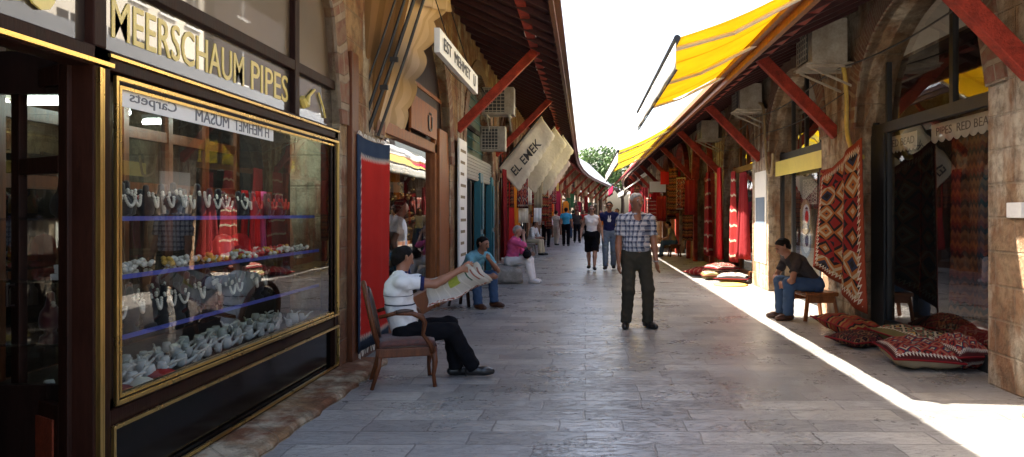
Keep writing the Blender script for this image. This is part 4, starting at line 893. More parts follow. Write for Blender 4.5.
m = MB(); m.box(-2.27,-2.24,9.55,11.2,2.55,3.0); sg = finish(m.build('shop_sign', 'orangewood'), 'orange brown sign board above the brown glazed shop window', 'sign'); solo(sg, (-2.25,10.4,2.55))
text('Ü', (-2.235, 10.55, 2.62), (0,1,0), (0,0,1), .27, .28, .008, 'lettering', 'black', sg, bold=.01)
# folded tan awning with dark arms
aw = thing('folded_awning', 'folded tan and brown awning with dark metal arms and scalloped edge above the red rug', 'awning', (-2.2, 7.6, 2.2))
def lp(px, py, Y): return PT(px, py, Y)
def quadsheet(m, A, B, C_, D, nu=10, nv=14, th=.01, wav=.03, nw=2, scal=0, bulge=0):
    """A,B top edge; D,C bottom edge"""
    A, B, C_, D = map(Vector, (A, B, C_, D)); nn = (B-A).cross(D-A).normalized()
    def f(u, v):
        if scal:
            e = scal*abs(math.sin(v*PI*5)); vv = v; uu = u*(1+e)
        else: uu = u
        p = (A+(B-A)*uu)*(1-v)+(D+(C_-D)*uu)*v
        return p+nn*(wav*math.sin(uu*2*PI*nw+v*3)+bulge*math.sin(PI*v))
    m.sheet(f, nu, nv, th); return m
m = MB(); quadsheet(m, lp(350,-60,7.3), lp(420,-60,7.9), lp(376,134,7.9), lp(349,112,7.4), wav=.05, nw=1.6, nv=12); m.build('canopy', 'aw_brown', aw, smooth=True)
m = MB(); quadsheet(m, lp(414,-14,7.9), lp(447,-8,9.0), lp(398,138,9.3), lp(370,140,7.7), nu=16, nv=60, wav=.03, nw=1.3, scal=.20, bulge=.05); m.build('front_flap', 'aw_tan', aw, smooth=True)
m = MB(); quadsheet(m, lp(420,-40,8.0), lp(452,-30,9.2), lp(452,12,9.2), lp(424,6,8.0), nu=12, nv=10, wav=.03, nw=2); m.build('valance', 'aw_tan', aw, smooth=True)
m = MB()
for a, b, r in (((424,-30),(367,134),.020),((414,-30),(362,128),.016),((430,-20),(378,136),.016),((405,-30),(352,126),.012)): m.tube([lp(*a,7.62), lp((a[0]+b[0])/2+1, (a[1]+b[1])/2, 7.60), lp(*b,7.62)], r)
for q in ((395,60),(385,88)): p = lp(*q, 7.6); m.box(p.x-.05, p.x+.03, p.y-.02, p.y+.02, p.z-.02, p.z+.03)
m.build('folding_arm', 'ironblack', aw)
# MEHMET sign on its brackets
p0, p1 = Vector((-1.5, 7.55, 3.31)), Vector((-1.5, 10.1, 3.31))
sg = thing('hanging_sign', 'white sign reading MEHMET hanging along the street by the folded awning', 'sign', (-1.5, 7.5, 3.0))
m = MB(); m.box(-1.53,-1.47,7.5,10.15,3.07,3.32); m.build('board', 'signwhite', sg, bev=.004)
m = MB(); m.bar((-1.5,8.2,3.3),(-1.9,8.2,4.6),.012,.012); m.build('wire', 'ironblack', sg); m = MB(); m.bar((-1.5,9.6,3.3),(-1.9,9.6,4.6),.012,.012); m.build('wire', 'ironblack', sg)
text('EST  MEHMET', (-1.462, 7.68, 3.13), (0,1,0), (0,0,1), .13, 1.75, .004, 'lettering', 'black', sg)
text('U', (-1.462, 9.72, 3.12), (0,1,0), (0,0,1), .15, .16, .004, 'lettering', 'black', sg)
# third shop: green boarded arch, shutter box, teal posts
t2 = bays['L', 2][0]
m = MB(); m.box(-2.5,-2.44,13.5,17.8,2.6,4.45); m.build('arch_board', 'greenboard', t2)
m = MB(); 
for i in range(1, 8): m.box(-2.44,-2.42,13.5,17.8,2.6+.22*i,2.62+.22*i)
m.build('board_batten', 'teal', t2)
m = MB(); m.box(-2.48,-2.25,13.6,17.7,2.12,2.6)
for i in range(7): m.box(-2.25,-2.235,13.6,17.7,2.14+.065*i,2.18+.065*i)
m.build('shutter_box', 'shutter', t2)
for y in (15.6, 17.45): m = MB(); m.box(-2.34,-2.20,y,y+.42,0,2.3); m.box(-2.19,-2.17,y+.08,y+.34,.2,1.0); m.box(-2.19,-2.17,y+.08,y+.34,1.1,2.1); m.build('door_post', 'teal', t2, bev=.006)
m = MB(); m.box(-2.4,-2.3,13.6,13.72,0,2.1); m.box(-2.4,-2.3,14.9,15,0,2.1); m.box(-2.4,-2.3,13.7,15,0,.5); m.build('window_frame', 'ironblack', t2)
m = MB(); m.add([(-2.35,13.7,.5),(-2.35,14.9,.5),(-2.35,14.9,2.1),(-2.35,13.7,2.1)], [(0,1,2,3)]); m.build('pane', 'glass', t2, recalc=False)
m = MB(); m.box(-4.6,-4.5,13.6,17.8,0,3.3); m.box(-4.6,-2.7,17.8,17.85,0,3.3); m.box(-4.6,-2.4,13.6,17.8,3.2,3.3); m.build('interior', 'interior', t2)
m = MB(); m.box(-2.16,-2.13,12.55,13.35,.05,2.72); sg = finish(m.build('banner', 'signwhite'), 'tall narrow white banner with faint printed lines on the second pier', 'banner'); solo(sg, (-2.15,12.95,.05))
m = MB()
for i in range(11):
    z = 2.5-.2*i; m.box(-2.128,-2.125,12.68,13.22-.1*(i % 3),z,z+.05)
m.build('printed_lines', 'pale_print' if False else 'c_khaki', sg)
for i, (y, z, mt, lb) in enumerate(((14.1,1.35,'c_red','red'),(14.5,1.2,'c_cream','cream'),(14.4,.8,'c_grey','grey'))):
    hanging('hanging_shirt', lb+' garment hanging in the dark window beneath the green boarded arch', 'clothes', mt, (-2.55,y-.25),(-2.5,y+.25), z+.35, z-.25, .03)
hanging('shawl', 'dark red long shawl hanging beside the teal door post', 'shawl', 'c_darkred', (-2.05,18.3),(-2.0,18.75), 2.55,.35,.05)
hanging('shawl', 'bright red long shawl hanging behind the dark red one past the teal posts', 'shawl', 'c_red', (-1.95,19.2),(-1.9,19.6), 2.5,.5,.05)
hanging('shawl', 'orange long shawl hanging over the woman in pink', 'shawl', 'c_orange', (-2.0,21.0),(-1.9,21.35), 2.3,.9,.04)
# EL EMEK flaps
def flap(Y, label, txt=None, dx=0, mt='c_cream'):
    A, B, C_, D = Vector((-2.2+dx,Y,2.60)), Vector((-1.12+dx,Y,3.92)), Vector((-.78+dx,Y+.12,3.45)), Vector((-1.72+dx,Y+.12,2.02))
    t = thing('awning_flap', label, 'awning', (-2.2+dx, Y, 2.1), 0, 'sloping awning flaps along the left row')
    m = MB()
    def f(u, v):
        p = (A+(B-A)*u)*(1-v)+(D+(C_-D)*u)*v
        if v > .99: p = p+(D-A).normalized()*.035*abs(math.sin(u*PI*9))
        return p+Vector((0,.03*math.sin(u*9+v*2),0))
    m.sheet(f, 36, 6, .012); m.build('flap', mt, t, smooth=True)
    m = MB(); m.sheet(lambda u, v: A+(B-A)*u+Vector((0, v*1.5, .05*math.sin(v*6))), 8, 8, .012); m.build('canopy', 'aw_tan', t, smooth=True)
    m = MB(); m.tube([A+Vector((0,-.03,.03)), B+Vector((0,-.03,.03))], .02); m.build('arm', 'ironblack', t)
    if txt: text(txt, A+(B-A)*.12+(D-A)*.62+Vector((0,-.045,0)), (B-A), (A-D), .22, 1.05, .004, 'lettering', 'black', t, bold=.012)
flap(18.95, 'cream awning flap with bold black EL EMEK writing', 'EL EMEK')
flap(21.2, 'cream awning flap without bold writing just behind the EL EMEK one', dx=.25, mt='c_beige')
flap(23.4, 'beige awning flap third behind the EL EMEK one', dx=.42, mt='c_beige')
flap(29.5, 'cream awning flap farther down the left row before the white building gap', dx=.2, mt='c_cream')

# ------------------------------------------------------------------ air conditioners
def acunit(label, loc, rz, sc=(1,1,1), tray=True, group='air conditioner units on the walls'):
    t = thing('air_conditioner', label, 'air conditioner', loc, rz, group); w, d, h = .78*sc[0], .30*sc[1], .56*sc[2]     # front faces +x local
    m = MB(); m.box(0, d, -w/2, w/2, 0, h); m.build('casing', 'acwhite', t, world=False, bev=.015)
    m = MB(); m.box(d, d+.012, -w*.42, w*.22, h*.07, h*.93); m.build('fan_recess', 'acdark', t, world=False)
    m = MB()
    for i in range(7): z = h*.1+i*h*.13; m.box(d+.012, d+.024, -w*.42, w*.22, z, z+.014)
    for i in range(6): y = -w*.42+i*w*.125; m.box(d+.024, d+.032, y, y+.012, h*.07, h*.93)
    m.build('grille', 'acwhite', t, world=False)
    if tray:
        m = MB()
        for y in (-w*.35, w*.35): m.bar((-.12,y,-.03),(d+.05,y,-.03),.035,.035); m.bar((-.12,y,-.3),(d,y,-.05),.025,.025)
        m.box(-.1, d+.06, -w*.5, w*.5, -.015, 0); m.build('wall_bracket', 'acwhite', t, world=False)
    return t
acunit('white air conditioner with dark grille facing the camera beside the second left bracket', (-1.80, 15.6, 3.50), -PI/2, (.85,1,1))
acunit('grey shabby air conditioner box below the white one on the left row', (-2.0, 16.3, 2.80), -PI/2, (.7,1,.95), False)
acunit('boxy beige air conditioner high over the pier at the near right', (3.30, 9.6, 3.34), PI, (.8,1.5,1.0))
acunit('small beige air conditioner on the second right pier, above a white tray', (3.30, 14.1, 3.40), PI, (.8,1.4,.85))
acunit('small far air conditioner on the third right pier', (3.30, 18.6, 3.3), PI, (.8,1.4,.8))
# conduit on right pier
def conduit(label, pts, r=.03, mt='conduit'):
    m = MB(); P = [Vector(p) for p in pts]; Q = []
    for i in range(len(P)-1):
        for k in range(6):
            t = k/6; a, b, c, d = P[max(i-1,0)], P[i], P[i+1], P[min(i+2,len(P)-1)]
            Q.append(.5*((2*b)+(c-a)*t+(2*a-5*b+4*c-d)*t*t+(3*b-a-3*c+d)*t**3))
    Q.append(P[-1]); m.tube(Q, r, 8); o = finish(m.build('conduit_pipe', mt, smooth=True), label, 'pipe'); solo(o, tuple(min((p for p in P), key=lambda p: p.z)))
conduit('curved yellow conduit pipe running down the near right pier', [(3.3,9.75,3.45),(3.3,9.45,3.30),(3.33,9.42,2.9),(3.33,9.40,2.45),(3.34,9.15,2.15),(3.36,8.95,2.12)])
conduit('thin grey pipe looping down the second right pier', [(3.2,13.9,3.5),(3.3,13.7,3.4),(3.33,13.65,2.6),(3.33,13.5,2.2),(3.33,13.2,2.15),(3.33,13.1,2.5)], .025, 'rope')
m = MB(); m.box(3.37,3.40,5.72,5.92,1.40,1.52); o = finish(m.build('wall_switch', 'whitepaint', bev=.004), 'small white switch box on the pier at the right picture edge', 'switch'); solo(o, (3.38,5.82,1.40))

# ------------------------------------------------------------------ awnings on the right
def awning(Y0, Y1, xo, zo, label, mt, val='aw_white', xi=2.08, zi=3.54, nbay=5, vh=.27, sag=.05, vdrop=0):
    t = thing('awning', label, 'awning', (xi, Y0, zi), 0)
    m = MB()
    def f(u, v): return (xi+(xo-xi)*v+.0, Y0+(Y1-Y0)*u, zi+(zo-zi)*v-sag*math.sin(PI*v)-.012*math.sin(u*2*PI*nbay)*math.sin(PI*v)+.02)
    m.sheet(f, 40, 10, .006); m.build('canopy', mt, t, smooth=True)
    m = MB(); m.sheet(lambda u, v: (xo-.03+.006*math.sin(u*25)*v, Y0+(Y1-Y0)*u, zo-vh*v), 60, 3, .004); m.build('valance', val, t, smooth=True)
    m = MB(); m.tube([(xo-.02, Y0-.03, zo+.01), (xo-.02, Y1+.03, zo+.01)], .032); m.build('front_bar', 'ironblack', t)
    m = MB(); m.tube([(xo-.02, Y0, zo-vh), (xo-.02, Y1, zo-vh)], .008); m.build('hem_rod', 'ironblack', t)
    for q in (.06, .5, .94):
        y = Y0+(Y1-Y0)*q; m = MB(); mx_ = ((xi+xo)/2, y+.35, (zi+zo)/2-.06); m.tube([(xi,y,zi-.06), mx_, (xo,y+.0,zo-.02)], .022); m.build('arm', 'whitepaint', t)
    m = MB(); m.box(xi-.05, xi+.08, Y0, Y1, zi-.05, zi+.08); m.build('cassette', 'whitepaint', t)
    return t
awning(6.61, 11.3, .84, 2.985, 'big bright yellow awning with white valance nearest on the right', 'aw_yellow')
awning(17.4, 27.4, .80, 2.90, 'long yellow striped awning farther down the right row', 'aw_yellow2', vh=.3)
awning(28.5, 33.5, 1.1, 2.55, 'maroon awning past the yellow striped one', 'aw_maroon', 'aw_maroon', vh=.35)
awning(36, 42, 1.9, 2.6, 'white awning far down the right row beyond the maroon one', 'aw_white', 'aw_white', xi=3.0, zi=3.4)
# blue clip at the awning corner
# ------------------------------------------------------------------ right side goods
o = hanging('kilim', 'diamond patterned orange and black kilim hanging off the near right pier', 'rug', 'k_diamond', (3.24, 10.05), (3.22, 8.62), (1.95,2.32), (.70,.28), .06, 1.4, .014, flare=.22, lean=(.0,.05))
hanging('kilim', 'pale orange folded kilim hanging over the pier behind the diamond kilim', 'rug', 'k_orange', (3.34,10.45),(3.30,9.75), 2.05, 1.3, .03, 1.5)
hanging('kilim', 'orange and brown striped kilim hanging inside the big right window at its near end', 'rug', 'k_brown', (4.05,7.35),(4.0,8.05), 2.25,.35,.04,1.5)
hanging('carpet', 'dark patterned carpet hanging inside the big right window beside the striped kilim', 'rug', 'k_dark', (4.6,8.3),(4.6,9.1), 2.2,.2,.03,1.5)
hanging('carpet', 'brown medallion carpet hanging at the far end of the big right window', 'rug', 'k_red', (4.1,9.0),(4.1,9.6), 2.2,.4,.03,1.5)
def reflected_valance(label, x, ya, yb, z, body):  # reflection of the left row valances, modelled as a strip behind the glass
    m = MB(); m.sheet(lambda u, v: (x, ya+(yb-ya)*u, z-(.17+.035*abs(math.sin(u*PI*9)))*v), 72, 2, .005); o = finish(m.build('valance_reflection', 'signwhite', smooth=True), label, 'banner'); solo(o, (x, (ya+yb)/2, z-.2))
    text(body, (x-.006, yb-.12, z-.13), (0,-1,0), (0,0,1), .085, (yb-ya)*.8, .003, 'lettering', 'c_grey', o)
reflected_valance('scalloped white strip with writing, built as a reflection in near part of right window', 3.70, 6.5, 7.9, 2.38, 'PIPES  RED BEAD')
reflected_valance('short scalloped white strip with writing, built as a reflection in far part of right window', 3.70, 8.25, 9.1, 2.36, 'RED BEAD')
# window sill and plinth of right shop
tR = bays['R', 0][0]
# pillows
def cushion(label, mt, loc, rz, w, d, h, tilt=(0,0), mt2=None, group='kilim cushions on the pavement'):
    t = thing('cushion', label, 'cushion', loc, rz, group)
    R = Matrix.Rotation(tilt[0], 4, 'X') @ Matrix.Rotation(tilt[1], 4, 'Y'); n = 22
    def P(u, v, s):
        x, y = 2*u-1, 2*v-1; e = max(0, (1-abs(x)**2.6))**.55*max(0, (1-abs(y)**2.6))**.55
        k = 1-.09*(1-abs(y)**2)*abs(x)**4; k2 = 1-.09*(1-abs(x)**2)*abs(y)**4
        z = s*h/2*e*(1+.12*math.sin(x*4+y*3)+.06*math.sin(x*11-y*7))
        return R @ Vector((x*w/2*k, y*d/2*k2, z))+Vector((0,0,h/2*.92))
    for s, mm, nm in ((1, mt, 'cover'), (-1, mt2 or mt, 'underside')):
        m = MB(); vs = [P(i/n, j/n, s) for i in range(n+1) for j in range(n+1)]; uv = [(i/n, j/n) for i in range(n+1) for j in range(n+1)]
        fs = [(i*(n+1)+j, (i+1)*(n+1)+j, (i+1)*(n+1)+j+1, i*(n+1)+j+1) for i in range(n) for j in range(n)]
        m.add(vs, fs if s > 0 else [f[::-1] for f in fs], uv); m.build(nm, mm, t, world=False, smooth=True, recalc=False)
    m = MB(); E = [P(i/n, 0, 1) for i in range(n)]+[P(1, j/n, 1) for j in range(n)]+[P(1-i/n, 1, 1) for i in range(n)]+[P(0, 1-j/n, 1) for j in range(n+1)]
    m.tube(E, .010, 6); m.build('piping', 'c_darkred', t, world=False, smooth=True)
cushion('fat orange and red striped kilim cushion at the far end of the cushion heap', 'k_orange', (3.12, 8.62, 0), .2, .58, .95, .24, (.05,.18), group='kilim cushions by the right window')
cushion('small dark red kilim cushion lying flat in front of the orange one', 'k_dark', (2.98, 8.05, 0), .35, .50, .50, .16, group='kilim cushions by the right window')
cushion('green and yellow kilim cushion lying against the right window', 'k_green', (3.42, 7.62, 0.02), .08, .52, 1.15, .24, (0,.12), group='kilim cushions by the right window')
cushion('big red patterned kilim cushion with beige underside, nearest to the pier', 'k_red', (3.15, 7.02, 0), -.12, .62, .74, .25, (.04,.05), 'c_khaki', group='kilim cushions by the right window')
cushion('red cushion squeezed between the green one and the glass', 'k_red', (3.5, 6.95, 0.0), .1, .34, .6, .3, group='kilim cushions by the right window')
# cushion copies behind the glass, standing in for reflections of the outside ones
for i, (y, mt) in enumerate(((7.0,'k_red'),(7.6,'c_darkred'),(8.3,'k_dark'))):
    cushion('%s cushion on the floor inside the big right window' % ['red patterned','plain dark red','dark patterned'][i], mt, (4.15, y, .02), .3*i, .5,.6,.3, group='cushions inside the right window')
# right shop 2 display
t3 = bays['R', 1][0]
m = MB(); m.box(3.50,3.53,10.75,13.6,2.12,2.38); sg = finish(m.build('shop_sign', 'signyellow'), 'long yellow sign board across the shop behind the seated young man', 'sign'); solo(sg, (3.52,12.2,2.12))
text('BAZAAR', (3.495, 13.2, 2.19), (0,-1,0), (0,0,1), .10, 1.9, .003, 'lettering', 'straw', sg) if False else None
def picture(label, y, z, w, h, mt, x=3.80):
    t = thing('framed_textile', label, 'picture', (x, y, z)); m = MB(); m.sheet(lambda u, v: (x, y+w*(u-.5), z+h*(1-v)), 2, 2, .01); m.build('textile', mt, t)
    m = MB(); 
    for a, b, c, d in ((y-w/2-.03,y+w/2+.03,z-.03,z),(y-w/2-.03,y+w/2+.03,z+h,z+h+.03),(y-w/2-.03,y-w/2,z,z+h),(y+w/2,y+w/2+.03,z,z+h)): m.box(x-.03, x+.01, a, b, c, d)
    m.build('frame', 'blackgloss', t)
picture('dark framed patterned textile hanging high in the window behind the seated young man', 12.5, 1.55, .95, .52, 'k_pic')
def plate(label, y, z, r, mt, x=3.78):
    t = thing('plate', label, 'plate', (x, y, z-r)); n = 28
    for i, (r0, r1, mm, nm) in enumerate(((0, r*.35, 'c_navy' if mt == 'blue' else 'c_red', 'centre'), (r*.35, r*.72, 'plate', 'band'), (r*.72, r, 'c_jeansgrey' if mt == 'blue' else 'c_khaki', 'rim'))):
        m = MB(); vs = []
        for q, rr in enumerate((r0, r1)):
            for k in range(n): vs.append((x-(rr/r)**2*.03, y+rr*math.cos(2*PI*k/n), z+rr*math.sin(2*PI*k/n)))
        for q, rr in enumerate((r0, r1)):
            for k in range(n): vs.append((x+.012-(rr/r)**2*.03, y+rr*math.cos(2*PI*k/n), z+rr*math.sin(2*PI*k/n)))
        fs = [(k, (k+1) % n, n+(k+1) % n, n+k) for k in range(n)]+[(2*n+k, 3*n+k, 3*n+(k+1) % n, 2*n+(k+1) % n) for k in range(n)]+[(n+k, n+(k+1) % n, 3*n+(k+1) % n, 3*n+k) for k in range(n)]
        m.add(vs, fs); m.build(nm, mm, t)
plate('round brown patterned plate, upper of two, in the window behind the seated young man', 12.6, 1.38, .30, 'red')
plate('round blue patterned plate, lower of two, in the window behind the seated young man', 12.6, .98, .30, 'blue')
m = MB(); m.box(3.95,4.0,10.8,13.6,.1,2.2); o = finish(m.build('display_backdrop', 'c_khaki'), 'pale khaki screen standing behind the plates and the framed textile', 'screen'); solo(o, (3.97,12.2,.1))  # flat panel, a backdrop behind the plates
# poster on lit pier
m = MB(); m.box(3.385,3.398,13.85,14.75,.5,2.25); o = finish(m.build('poster', 'signwhite'), 'tall white poster with blue patch on the sunlit second right pier', 'poster'); solo(o, (3.39,14.3,.5))
m = MB(); m.box(3.375,3.384,13.95,14.65,1.2,1.75); m.build('printed_patch', 'c_jeansgrey', o)
# red shawls and heaps at third right shop
rs = [((2.95,17.6),(3.05,18.5),2.45,.45,'k_redwhite','wide red shawl with white stripes, leftmost outside the third right shop'),((3.1,16.9),(3.15,17.5),2.5,.4,'c_red','plain bright red shawl beside the striped one'),((3.2,15.9),(3.25,16.3),2.35,.4,'k_redwhite','narrow red striped shawl nearest to the poster pier'),((3.3,15.2),(3.3,15.6),2.3,.5,'c_darkred','dark red shawl hanging right by the poster pier')]
for p0, p1, a, b, mt, lb in rs: hanging('shawl', lb, 'shawl', mt, p0, p1, a, b, .07, 2.5, flare=.9, group='shawls outside the third right shop')
for i, (x, y, z, mt, lb) in enumerate(((2.85,16.3,0,'k_green','cream and green folded rug at the bottom of the goods heap'),(3.0,16.4,.15,'k_red','red folded rug lying on the cream one'),(2.75,17.2,0,'k_redwhite','red striped bundle at the far side of the goods heap'),(3.1,15.5,0,'k_pic','grey patterned bundle at the near side of the goods heap'))):
    cushion(lb, mt, (x,y,z), .4*i, .62,.7,.2, group='folded rugs heaped outside the third right shop')
def mat_disc(label, x, y, r):
    m = MB(); n = 30; m.lathe([(.001,.0),(r,.0),(r*1.02,.012),(r*.8,.022),(r*.2,.018),(.001,.02)], c=(0,0,.001), n=n, sx=.8); o = finish(m.build('straw_mat', 'straw', smooth=True), label, 'mat', 'round straw mats'); o.location = (x,y,.002)
mat_disc('round yellow straw mat on sunlit paving below the poster pier', 3.38-.45, 14.9, .42); mat_disc('orange straw mat cut off by the right picture edge on the bright paving', 3.17, 5.15, .13)
# clutter for farther shops: hanging cloths and goods beside the shopfronts on both sides
random.seed(11)
pal = ['c_red','c_darkred','c_orange','c_cream','k_red','k_orange','k_redwhite','c_khaki','k_brown','c_maroon','c_white','c_green','c_tan']
nm_ = {'c_red':'bright red','c_darkred':'dark red','c_orange':'orange','c_cream':'cream','k_red':'red patterned','k_orange':'orange striped','k_redwhite':'red and white','c_khaki':'khaki','k_brown':'brown striped','k_dark':'dark patterned','c_maroon':'maroon','c_white':'white','c_green':'green','c_tan':'tan'}
used_ = {}
for side in ('L', 'R'):
    for k in range(3, 12):
        t = bays[side, k][0]; pitch = 5.5 if side == 'L' else 4.4; Mx = MATX[t.name]
        for i in range((5 if k < 8 else 3) if side == 'L' else 3):
            mt = random.choice(pal if side == 'L' else ['c_red','c_darkred','k_brown','k_red','k_dark','k_redwhite','c_maroon','c_darkred','k_brown']); sx = 1 if side == 'L' else -1; y = random.uniform(.3, pitch-.3); xo = sx*random.uniform(.1,.75)
            p0 = Mx @ Vector((xo, y, 0)); p1 = Mx @ Vector((xo+sx*.25, y+.35, 0)); zt = random.uniform(2.0,3.0)
            w = 'shop %d' % k; key = (side, mt)
            used_[key] = used_.get(key, 0)+1
            ordn = ['nearest','second nearest','third nearest','fourth nearest','fifth nearest','sixth nearest','seventh nearest','eighth nearest','ninth nearest','tenth nearest'][min(used_[key]-1, 9)]
            hanging('hanging_cloth', '%s cloth hanging among the far %s row goods, %s of that colour' % (nm_[mt], 'left' if side == 'L' else 'right', ordn), 'cloth', mt, (p0.x,p0.y), (p1.x,p1.y), zt, zt-random.uniform(.8,1.6), .04, 2, group='cloths hanging far down the %s row' % ('left' if side == 'L' else 'right'), nv=6)
# red wooden portals of far right shops
for k in (3, 4, 5):
    t = bays['R', k][0]; m = MB(); n = 14
    P = [(.7+3.0*i/n, 2.5+archz(.7+3.0*i/n-2.2, 1.5, 1.28)) for i in range(n+1)]
    for i in range(n): m.bar((-.06, P[i][0], P[i][1]), (-.06, P[i+1][0], P[i+1][1]), .12, .22, up=(1,0,0))
    m.box(-.12, 0, .62, .84, 0, 2.5); m.box(-.12, 0, 3.56, 3.78, 0, 2.5); m.build('portal', ['redpaint','redpaint','orangewood'][k-3], t, world=False)

# sagging cables
def cable(label, pts, r=.010):
    m = MB(); Q = []
    for a, b in zip(pts[:-1], pts[1:]):
        a, b = Vector(a), Vector(b)
        for i in range(10): t = i/10; Q.append(a+(b-a)*t-Vector((0,0,.10*math.sin(PI*t))))
    Q.append(Vector(pts[-1])); m.tube(Q, r, 6); o = finish(m.build('cable', 'black', smooth=True), label, 'cable', 'cables along the walls'); solo(o, tuple(Q[0]))
cable('black cable sagging along the left wall above the folded awning', [(-2.1,7.2,3.9),(-2.1,10.2,3.8),(-2.1,13.0,3.7),(-2.05,16.2,3.75)])
cable('black cable dropping to the left air conditioners', [(-2.1,15.0,4.0),(-1.95,15.7,3.95),(-2.0,16.2,3.3)])
cable('black cable sagging across the right piers under the eave', [(3.3,5.9,3.3),(3.3,9.9,3.35),(3.3,14.3,3.3),(3.3,18.7,3.35),(3.3,23.2,3.3)])
cable('second thin cable hanging lower across the right piers', [(3.34,9.4,3.0),(3.34,14.0,2.95),(3.34,18.4,3.0)], .007)
for i, (x, y, z, mt, side, lb) in enumerate(((-1.75,25.2,2.6,'signwhite',1,'small white square sign hanging past the third awning flap'),(-1.7,31.5,2.5,'c_red',1,'small red square sign farther along the left row'),(-1.6,36,2.55,'signyellow',1,'small yellow square sign far along the left row'),(2.9,29.5,2.3,'signwhite',-1,'small white square sign far along the right row'),(2.8,24.3,2.4,'c_red',-1,'small red square sign above the seated vendor'))):
    m = MB(); m.box(x-.32,x+.32,y-.03,y+.03,z,z+.42); o = finish(m.build('shop_sign', mt, bev=.01), lb, 'sign'); solo(o, (x,y,z)); m = MB(); m.bar((x-.3*side,y,z+.44),(x-.9*side,y,z+.5),.03,.03); m.build('wall_arm', 'ironblack', o)
# ------------------------------------------------------------------ stools, stone, chair
def stool(label, loc, rz, w, d, h, mt, slab=.05, splay=.03):
    t = thing('stool', label, 'stool', loc, rz); m = MB(); m.box(-w/2,w/2,-d/2,d/2,h-slab,h); m.build('seat', mt, t, world=False, bev=.008)
    for sx in (-1,1):
        for sy in (-1,1): m = MB(); m.bar((sx*(w/2-.03+splay),sy*(d/2-.03+splay*.5),0),(sx*(w/2-.05),sy*(d/2-.05),h-slab),.04,.04); m.build('leg', mt, t, world=False)
    m = MB(); m.box(-w/2+.05,w/2-.05,-d/2+.03,-d/2+.05,h-slab-.09,h-slab); m.build('apron', mt, t, world=False); m = MB(); m.box(-w/2+.05,w/2-.05,d/2-.05,d/2-.03,h-slab-.09,h-slab); m.build('apron', mt, t, world=False); return t
stool('orange brown wooden stool under the seated young man on the right', (3.13,10.15,0), .1, .46, .6, .38, 'orangewood')
stool('low dark wooden stool under the man in the light blue shirt', (-1.88,11.55,0), -.4, .36, .36, .36, 'darkwood')
stool('small wooden stool under the far seated vendor on the right', (3.0,24.8,0), .1, .36, .36, .42, 'warmwood')
q = SDF(); q.cap((-.22,-.25,.17),(.22,-.25,.16),.20,.18,.08); q.cap((-.2,.2,.18),(.25,.22,.15),.2,.18,.08); q.cap((0,0,.2),(.05,.05,.2),.2,.2,.1); q.noise = .008; q.cut = [((0,0,0),(0,0,-1)), ((0,0,.38),(.05,0,1)), ((.33,0,0),(1,.1,.1)), ((-.33,0,0),(-1,0,.1)), ((0,-.42,0),(.1,-1,0))]
st = thing('stone_block', 'rough grey stone block the woman in pink sits on', 'stone', (-1.62,15.5,0)); q.build('block', 'rock', st, .02)
stool('pale low bench under the far seated man in white', (-1.95,25.9,0), 0, .4, 1.0, .42, 'rock')

def armchair():
    t = thing('armchair', 'old carved wooden armchair with worn dark upholstery on the left pavement', 'chair', (-1.53, 6.28, 0), .30)
    w2 = .27                                                 # facing +x
    for sy in (-1, 1):
        m = MB(); m.tube([(.25, sy*.25, .30),(.262, sy*.262, .22),(.25, sy*.25, .10),(.262, sy*.26, 0)], [.030,.028,.018,.020], 10); m.build('leg', 'warmwood', t, world=False, smooth=True)
        m = MB(); m.tube([(-.23, sy*.22, .34),(-.25, sy*.22, .18),(-.31, sy*.23, 0)], [.026,.022,.018], 10); m.build('leg', 'warmwood', t, world=False, smooth=True)
        m = MB(); m.tube([(-.245, sy*.235, .62),(-.10, sy*.275, .655),(.05, sy*.29, .65),(.14, sy*.29, .615),(.165, sy*.285, .57),(.15, sy*.275, .46),(.22, sy*.262, .37),(.24, sy*.255, .30)], [.016,.020,.022,.026,.024,.018,.022,.026], 10); m.build('arm', 'warmwood', t, world=False, smooth=True)
        m = MB(); m.sheet(lambda u, v: (-.10+.16*u, sy*(.285+.02*math.sin(PI*v)), .665+.012*math.sin(PI*u)), 4, 4, .03); m.build('arm_pad', 'leather', t, world=False, smooth=True)
    m = MB(); n = 30; P = []
    for i in range(n+1):
        a = -PI*.62+2*PI*.62*i/n*1.0; P.append((-.25-.13*(.32+.30*math.cos(a))/.62, .235*math.sin(a)*1.02, .62+.28*math.cos(a)))
    P = [(-.245, -.21, .36)]+P+[(-.245, .21, .36)]; m.tube(P, .024, 8); m.build('back_frame', 'warmwood', t, world=False, smooth=True)
    m = MB()
    def bk(u, v):
        y = (u-.5)*.40; hw = math.sqrt(max(0, 1-((v-.5)*2)**2))**.6; z = .42+.44*v; return (-.235-.13*(z-.36)/.54+.02*math.cos(PI*(u-.5))*hw, y*max(hw, .15), z)
    m.sheet(bk, 12, 14, .05); m.build('backrest', 'leather', t, world=False, smooth=True)
    m = MB(); m.box(-.25,.27,-.255,-.215,.27,.35); m.box(-.25,.27,.215,.255,.27,.35); m.box(.235,.275,-.255,.255,.26,.35); m.box(-.27,-.23,-.24,.24,.27,.35); m.build('seat_rail', 'warmwood', t, world=False, bev=.01)
    n = 14; m = MB(); m.sheet(lambda u, v: (-.24+.50*u, (v-.5)*.49, .37+.045*math.sin(PI*min(max(u,.02),.98))**.4*math.sin(PI*v)**.4), n, n, .05); m.build('seat', 'seatred', t, world=False, smooth=True)
    m = MB(); m.sheet(lambda u, v: (.275+.012*math.sin(u*20), (u-.5)*.5, .35-.14*v-.02*math.sin(u*30)), 20, 3, .006); m.build('torn_cover', 'seatred', t, world=False, smooth=True)
    return t
ac_ = armchair(); ac_.scale = (.88, .88, .95)
